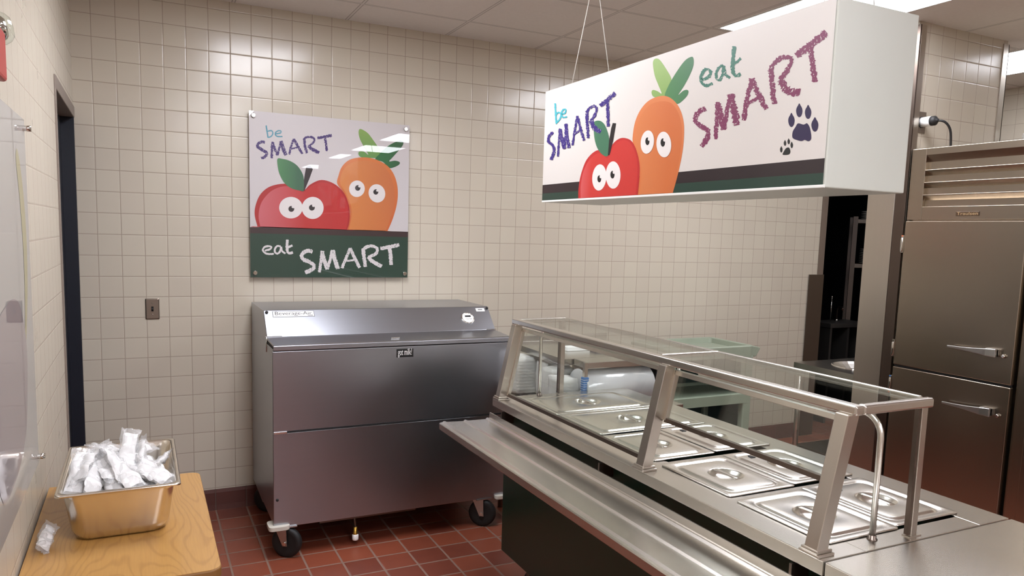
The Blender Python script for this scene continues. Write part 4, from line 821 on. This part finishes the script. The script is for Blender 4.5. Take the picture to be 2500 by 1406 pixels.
for x in (cx0, cx1 - .075):
    for y in (cy0 + .002, cy1 - .05):
        MB().box(x + .004, x + .071, y, y + .048, .19, .83).build('upright', 'sage', t, bevel=.008)
MB().box(cx0 + .02, cx1 - .02, cy1 - .022, cy1 - .012, .2, .84).build('back_panel', 'sage_dark', t)
MB().box(cx1 - .03, cx1 - .02, cy0 + .05, cy1 - .05, .2, .84).build('side_panel', 'sage_dark', t)
MB().prism([(cx1 - .01, .895), (cx1 + .055, .885), (cx1 + .085, .875), (cx1 + .045, .815), (cx1 - .01, .82)], cy0 + .03, cy1 - .03, 'y').build('push_handle', 'sage', t, bevel=.006)
for x in (cx0 + .07, cx1 - .07):
    for y in (cy0 + .05, cy1 - .05):
        MB().lathe((x - .015, y, .055), [(.02, 0), (.052, .002), (.055, .006), (.055, .024), (.052, .028), (.02, .03)], (1, 0, 0), 24).box(x - .02, x + .02, y - .01, y + .01, .08, .14).build('caster', 'black', t)

# ---- steel stand with shelf, bagged stacks, film wrapper
t = thing('steel_stand', 'low stainless work table behind the far end of the serving counter', 'work table', (1.85, -.98, 0))
MB().box(1.49, 2.16, -1.395, -.52, .735, .755).build('deck', 'steel_x', t, bevel=.003)
MB().box(1.53, 2.12, -1.36, -.56, .70, .735).build('frame', 'steel_dark', t)
for x in (1.53, 2.12):
    for y in (-1.36, -.56): MB().cyl((x, y, 0), (x, y, .735), .018, 14).build('leg', 'steel_z', t)
t = thing('raised_shelf', 'stainless shelf raised over the bagged trays behind the sneeze guard', 'shelf', (1.85, -.95, .755))
MB().box(1.515, 2.16, -1.25, -.66, .965, .998).build('shelf_board', 'steel_x', t, bevel=.003)
MB().box(1.515, 2.16, -.66, -.652, .965, 1.03).build('back_lip', 'steel_x', t, bevel=.001)
for x in (1.90, 2.13): MB().box(x, x + .02, -1.2, -.70, .755, .965).build('shelf_support', 'steel_z', t)
def lump(name, c, hx, hy, hz, mat, seed, amp=.012, n=3, parent=None, sq=.35, fr=14):
    bm = bmesh.new(); bmesh.ops.create_cube(bm, size=2)
    bmesh.ops.subdivide_edges(bm, edges=bm.edges[:], cuts=7, use_grid_fill=True)
    o = Vector((seed * 3.1, seed * 1.7, seed))
    for v in bm.verts:
        p = v.co.copy(); s = p.normalized() * 1.25
        q = p.lerp(s, sq); w = Vector((q.x * hx, q.y * hy, q.z * hz))
        d = noise.noise(w * fr + o) * amp + noise.noise(w * fr * 3 + o) * amp * .5
        v.co = w + q.normalized() * d
    mb = MB(); bm.verts.ensure_lookup_table()
    mb.add([v.co + Vector(c) for v in bm.verts], [tuple(v.index for v in f.verts) for f in bm.faces], True); bm.free()
    return mb.build(name, mat, parent)
bl = ('bagged stack of foam trays farthest left behind the sneeze guard', 'bagged stack of foam trays second from the left behind the sneeze guard', 'bagged stack of foam trays behind the far rear post', 'bagged stack of foam trays beside the blue grip')
for i, (x, y, hz) in enumerate(((1.50, -.86, .095), (1.60, -1.0, .090), (1.545, -1.155, .088), (1.49, -1.30, .078))):
    g = thing('tray_bag', bl[i], 'bag', (x, y, .7555), 'bagged foam tray stacks')
    hx = .070 if i < 3 else .052
    st = MB()
    for k in range(int(hz * 2 / .017)):
        st.rings([rrect(x, y, hx * .86, .052, .02, .758 + k * .017 + q, 3) for q in (.002, .013)], smooth=False)
    st.build('foam_trays', 'white', g)
    lump('plastic_bag', (x, y, .7555 + hz + .006), hx, .062, hz + .004, 'bag', i + 2, .010, parent=g, sq=.18)
t = thing('film_wrapper', 'steel film wrapping dispenser with blue grips and a big roll of clear film', 'wrap dispenser', (1.75, -1.33, .755))
# stands in front of the raised shelf, on the deck
MB().cyl((1.565, -1.315, .862), (1.965, -1.315, .862), .096, 48).build('film_roll', 'roll', t, bevel=.004)
MB().box(1.57, 1.99, -1.385, -1.262, .968, 1.0).build('cutter_housing', 'steel_x', t, bevel=.003)
MB().box(1.57, 1.575, -1.385, -1.262, .86, .968).box(1.985, 1.99, -1.385, -1.262, .757, .968).build('side_plate', 'steel_dark', t)
for x in (1.552, 1.992):
    MB().box(x, x + .018, -1.392, -1.374, .93, 1.0).build('grip_arm', 'steel_z', t)
    g = MB().box(x - .006, x + .024, -1.398, -1.368, .852, .93).build('grip', 'blue', t, bevel=.004)
    mb = MB()
    for k in range(6): mb.box(x - .0066, x + .0246, -1.3988, -1.3672, .862 + k * .011, .8632 + k * .011)
    mb.build('grip_rib', 'label', g)
t = thing('tape_dispenser', 'small black and white box on the raised steel shelf', 'box', (1.80, -1.02, .998))
MB().box(1.66, 1.80, -1.045, -.985, .9985, 1.02).build('box_body', 'label', t, bevel=.002)
MB().box(1.80, 1.90, -1.10, -.98, .9985, 1.016).build('box_end', plain('purple_box', (60, 52, 66), .5), t, bevel=.002)

# ================================================================ wooden table, tub, packets
TZ = .75
t = thing('wooden_table', 'small oak laminate table against the left wall, holding the steel tub', 'table', (-.4, -2.07, 0))
xa, xb, ya, yb = XL + .004, -.180, -2.485, -1.665
cxy = ((xa + xb) / 2, (ya + yb) / 2); hh = ((xb - xa) / 2, (yb - ya) / 2)
def halfround(z):   # only the two corners on the open side are rounded
    pts = []
    for (qx, qy, s, e2) in ((xb, yb, 0, 1), (xb, ya, 1, 0)):
        r = .03
        for i in range(7):
            a = PI / 2 * i / 6
            if s == 0: pts.append((qx - r + r * math.sin(a + 0), qy - r + r * math.cos(a), z))
            else: pts.append((qx - r + r * math.cos(a), qy + r - r * math.sin(a), z))
    return pts + [(xa, ya, z), (xa, yb, z)]
MB().rings([halfround(TZ - .028), halfround(TZ - .0008)], True, True, False).build('table_edge', 'wood_edge', t, bevel=.004)
def inset(ring, d): return [(cxy[0] + (x - cxy[0]) * (1 - d / hh[0]), cxy[1] + (y - cxy[1]) * (1 - d / hh[1]), z) for x, y, z in ring]
MB().rings([inset(halfround(TZ - .0015), .002), inset(halfround(TZ), .002)], True, True, False).build('table_top', 'wood', t)
for x in (xa + .05, xb - .06):
    for y in (ya + .07, yb - .07): MB().box(x - .018, x + .018, y - .018, y + .018, 0, TZ - .028).build('leg', 'steel_dark', t, bevel=.003)
MB().box(xa + .06, xb - .07, ya + .06, ya + .075, TZ - .09, TZ - .028).box(xa + .06, xb - .07, yb - .075, yb - .06, TZ - .09, TZ - .028).build('apron', 'steel_dark', t)
# tub
tx, ty, RZ = -.4115, -1.972, .895; hx, hy = .1505, .243
t = thing('steel_tub', 'deep rectangular steel food pan on the wooden table, heaped with wrapped cutlery', 'food pan', (tx, ty, TZ))
R = lambda dx, dy, r, z: rrect(tx, ty, hx - dx, hy - dy, r, z, 7)
MB().rings([R(.006, .006, .012, RZ - .007), R(.0, .0, .014, RZ - .006), R(0, 0, .014, RZ - .001), R(.003, .003, .013, RZ), R(.010, .010, .022, RZ), R(.013, .013, .03, RZ - .004), R(.017, .017, .038, RZ - .02), R(.030, .030, .045, TZ + .03), R(.038, .038, .045, TZ + .006), R(.052, .052, .04, TZ + .0012), R(.1, .15, .02, TZ + .001)], False, True).build('pan_wall', 'steel_tub', t, solid=.0012)
# wrapped cutlery packets
def packet_meshes(seed):
    rnd = random.Random(seed); L = rnd.uniform(.15, .175); Wd = rnd.uniform(.036, .046)
    def grid(w, l, th, amp, fr, nx=9, ny=22, flare=0.):
        o = Vector((seed * 5.3, seed, 0)); vs = []
        for s in (1, -1):
            for j in range(ny + 1):
                for i in range(nx + 1):
                    u = i / nx * 2 - 1; v = j / ny * 2 - 1
                    ww = w * (1 - .25 * v * (1 if flare == 0 else -1) * .5) * (1 + flare * abs(v) ** 6)
                    edge = max(0, 1 - abs(u) ** 4) * max(0, 1 - abs(v) ** 8)
                    p = Vector((u * ww / 2, v * l / 2, s * th * edge ** .5 * (.7 + .3 * math.cos(2.5 * v))))
                    if flare: p.y += abs(v) ** 8 * math.copysign(.012, v) * (1 + .6 * noise.noise(Vector((u * 4, seed, v))))
                    d = noise.noise(p * fr + o) * amp
                    p.z += d + .010 * math.sin(1.4 * v + seed) ; p.x += noise.noise(p * fr * .8 - o) * amp * .6
                    vs.append(p)
        fs = []; N = (nx + 1) * (ny + 1)
        for s in (0, 1):
            for j in range(ny):
                for i in range(nx):
                    a = s * N + j * (nx + 1) + i; fs.append((a, a + 1, a + nx + 2, a + nx + 1))
        return vs, fs
    a = MB(); a.add(*grid(Wd * 1.02, L * .93, .0085, .009, 38), True)
    b = MB(); b.add(*grid(Wd * 1.14, L * .99, .0105, .010, 60, 12, 26, .10), True)
    return a, b
protos = []
for sd in range(5):
    a, b = packet_meshes(sd + 1)
    r = thing('cutlery_packet', 'x', 'cutlery packet')
    a.build('napkin', 'napkin', r); b.build('wrapper', 'film', r, autosm=False); protos.append(r)
def copy_packet(src):
    r = src.copy(); COL.objects.link(r)
    for ch in src.children:
        c = ch.copy(); COL.objects.link(c); c.parent = r
    return r
rnd = random.Random(21); used = set()
def place(k, loc, direction, roll, label, group='wrapped cutlery heaped in the steel tub'):
    src = protos[k % 5]
    if k % 5 in used: o = copy_packet(src)
    else: o = src; used.add(k % 5)
    d = Vector(direction).normalized(); q = d.to_track_quat('Y', 'Z')
    o.rotation_mode = 'QUATERNION'; o.rotation_quaternion = q @ Matrix.Rotation(roll, 4, 'Y').to_quaternion()
    o.location = loc; o['label'] = label
    if group: o['group'] = group
    elif 'group' in o: del o['group']
    return o
gl = 'clear-wrapped white cutlery packet lying in the heap in the steel tub'
# lower layers fill the tub
k = 0
for lay in range(3):
    for ix in range(3):
        for iy in range(2):
            place(k, (tx + (ix - 1) * (.058 + .003 * lay), ty + (iy - .5) * .178, .776 + .038 * lay), (0, 1, 0), 0, gl); k += 1
# the visible fan, from the front left rim to the right
FAN = [(-.525, -2.145, .915, (.10, 1, .50), .3), (-.500, -2.100, .930, (.25, 1, .35), -.5), (-.485, -2.160, .908, (.15, 1, .55), .7), (-.462, -2.105, .925, (-.35, 1, .45), .2),
       (-.448, -2.165, .905, (-.25, 1, .55), -.6), (-.430, -2.120, .922, (-.5, 1, .55), .5), (-.415, -2.155, .906, (-.55, 1, .35), -.2), (-.398, -2.060, .938, (.22, 1, .95), .25),
       (-.372, -2.080, .918, (.05, 1, .75), -.7), (-.355, -2.120, .903, (-.75, 1, .25), .3), (-.345, -2.085, .900, (-.6, 1, .3), .6), (-.350, -2.125, .893, (-.9, .8, .2), -.3),
       (-.470, -2.030, .935, (.6, 1, .1), .4), (-.510, -2.010, .925, (.2, 1, .1), -.4), (-.430, -1.990, .925, (-.8, .8, .15), .2), (-.395, -1.970, .905, (.7, .7, .1), .5), (-.345, -2.010, .885, (-.4, 1, .1), .1), (-.315, -2.045, .890, (.3, 1, .2), -.8)]
names = {0: 'wrapped cutlery packet propped on the front left corner of the tub', 7: 'wrapped cutlery packet standing tallest in the middle of the tub', 11: 'wrapped cutlery packet at the right end of the heap in the tub'}
for k, (x, y, z, d, rl) in enumerate(FAN): place(k + 40, (tx + (x - tx + .004) * .93, y + (.060 if y < -2.14 else .042), z), d, rl, names.get(k, gl))
place(3, (-.582, -2.185, TZ + .030), (.25, .8, .42), .9, 'single wrapped cutlery packet lying on the wooden table by the left wall', None).scale = (.85, .58, 1.2)
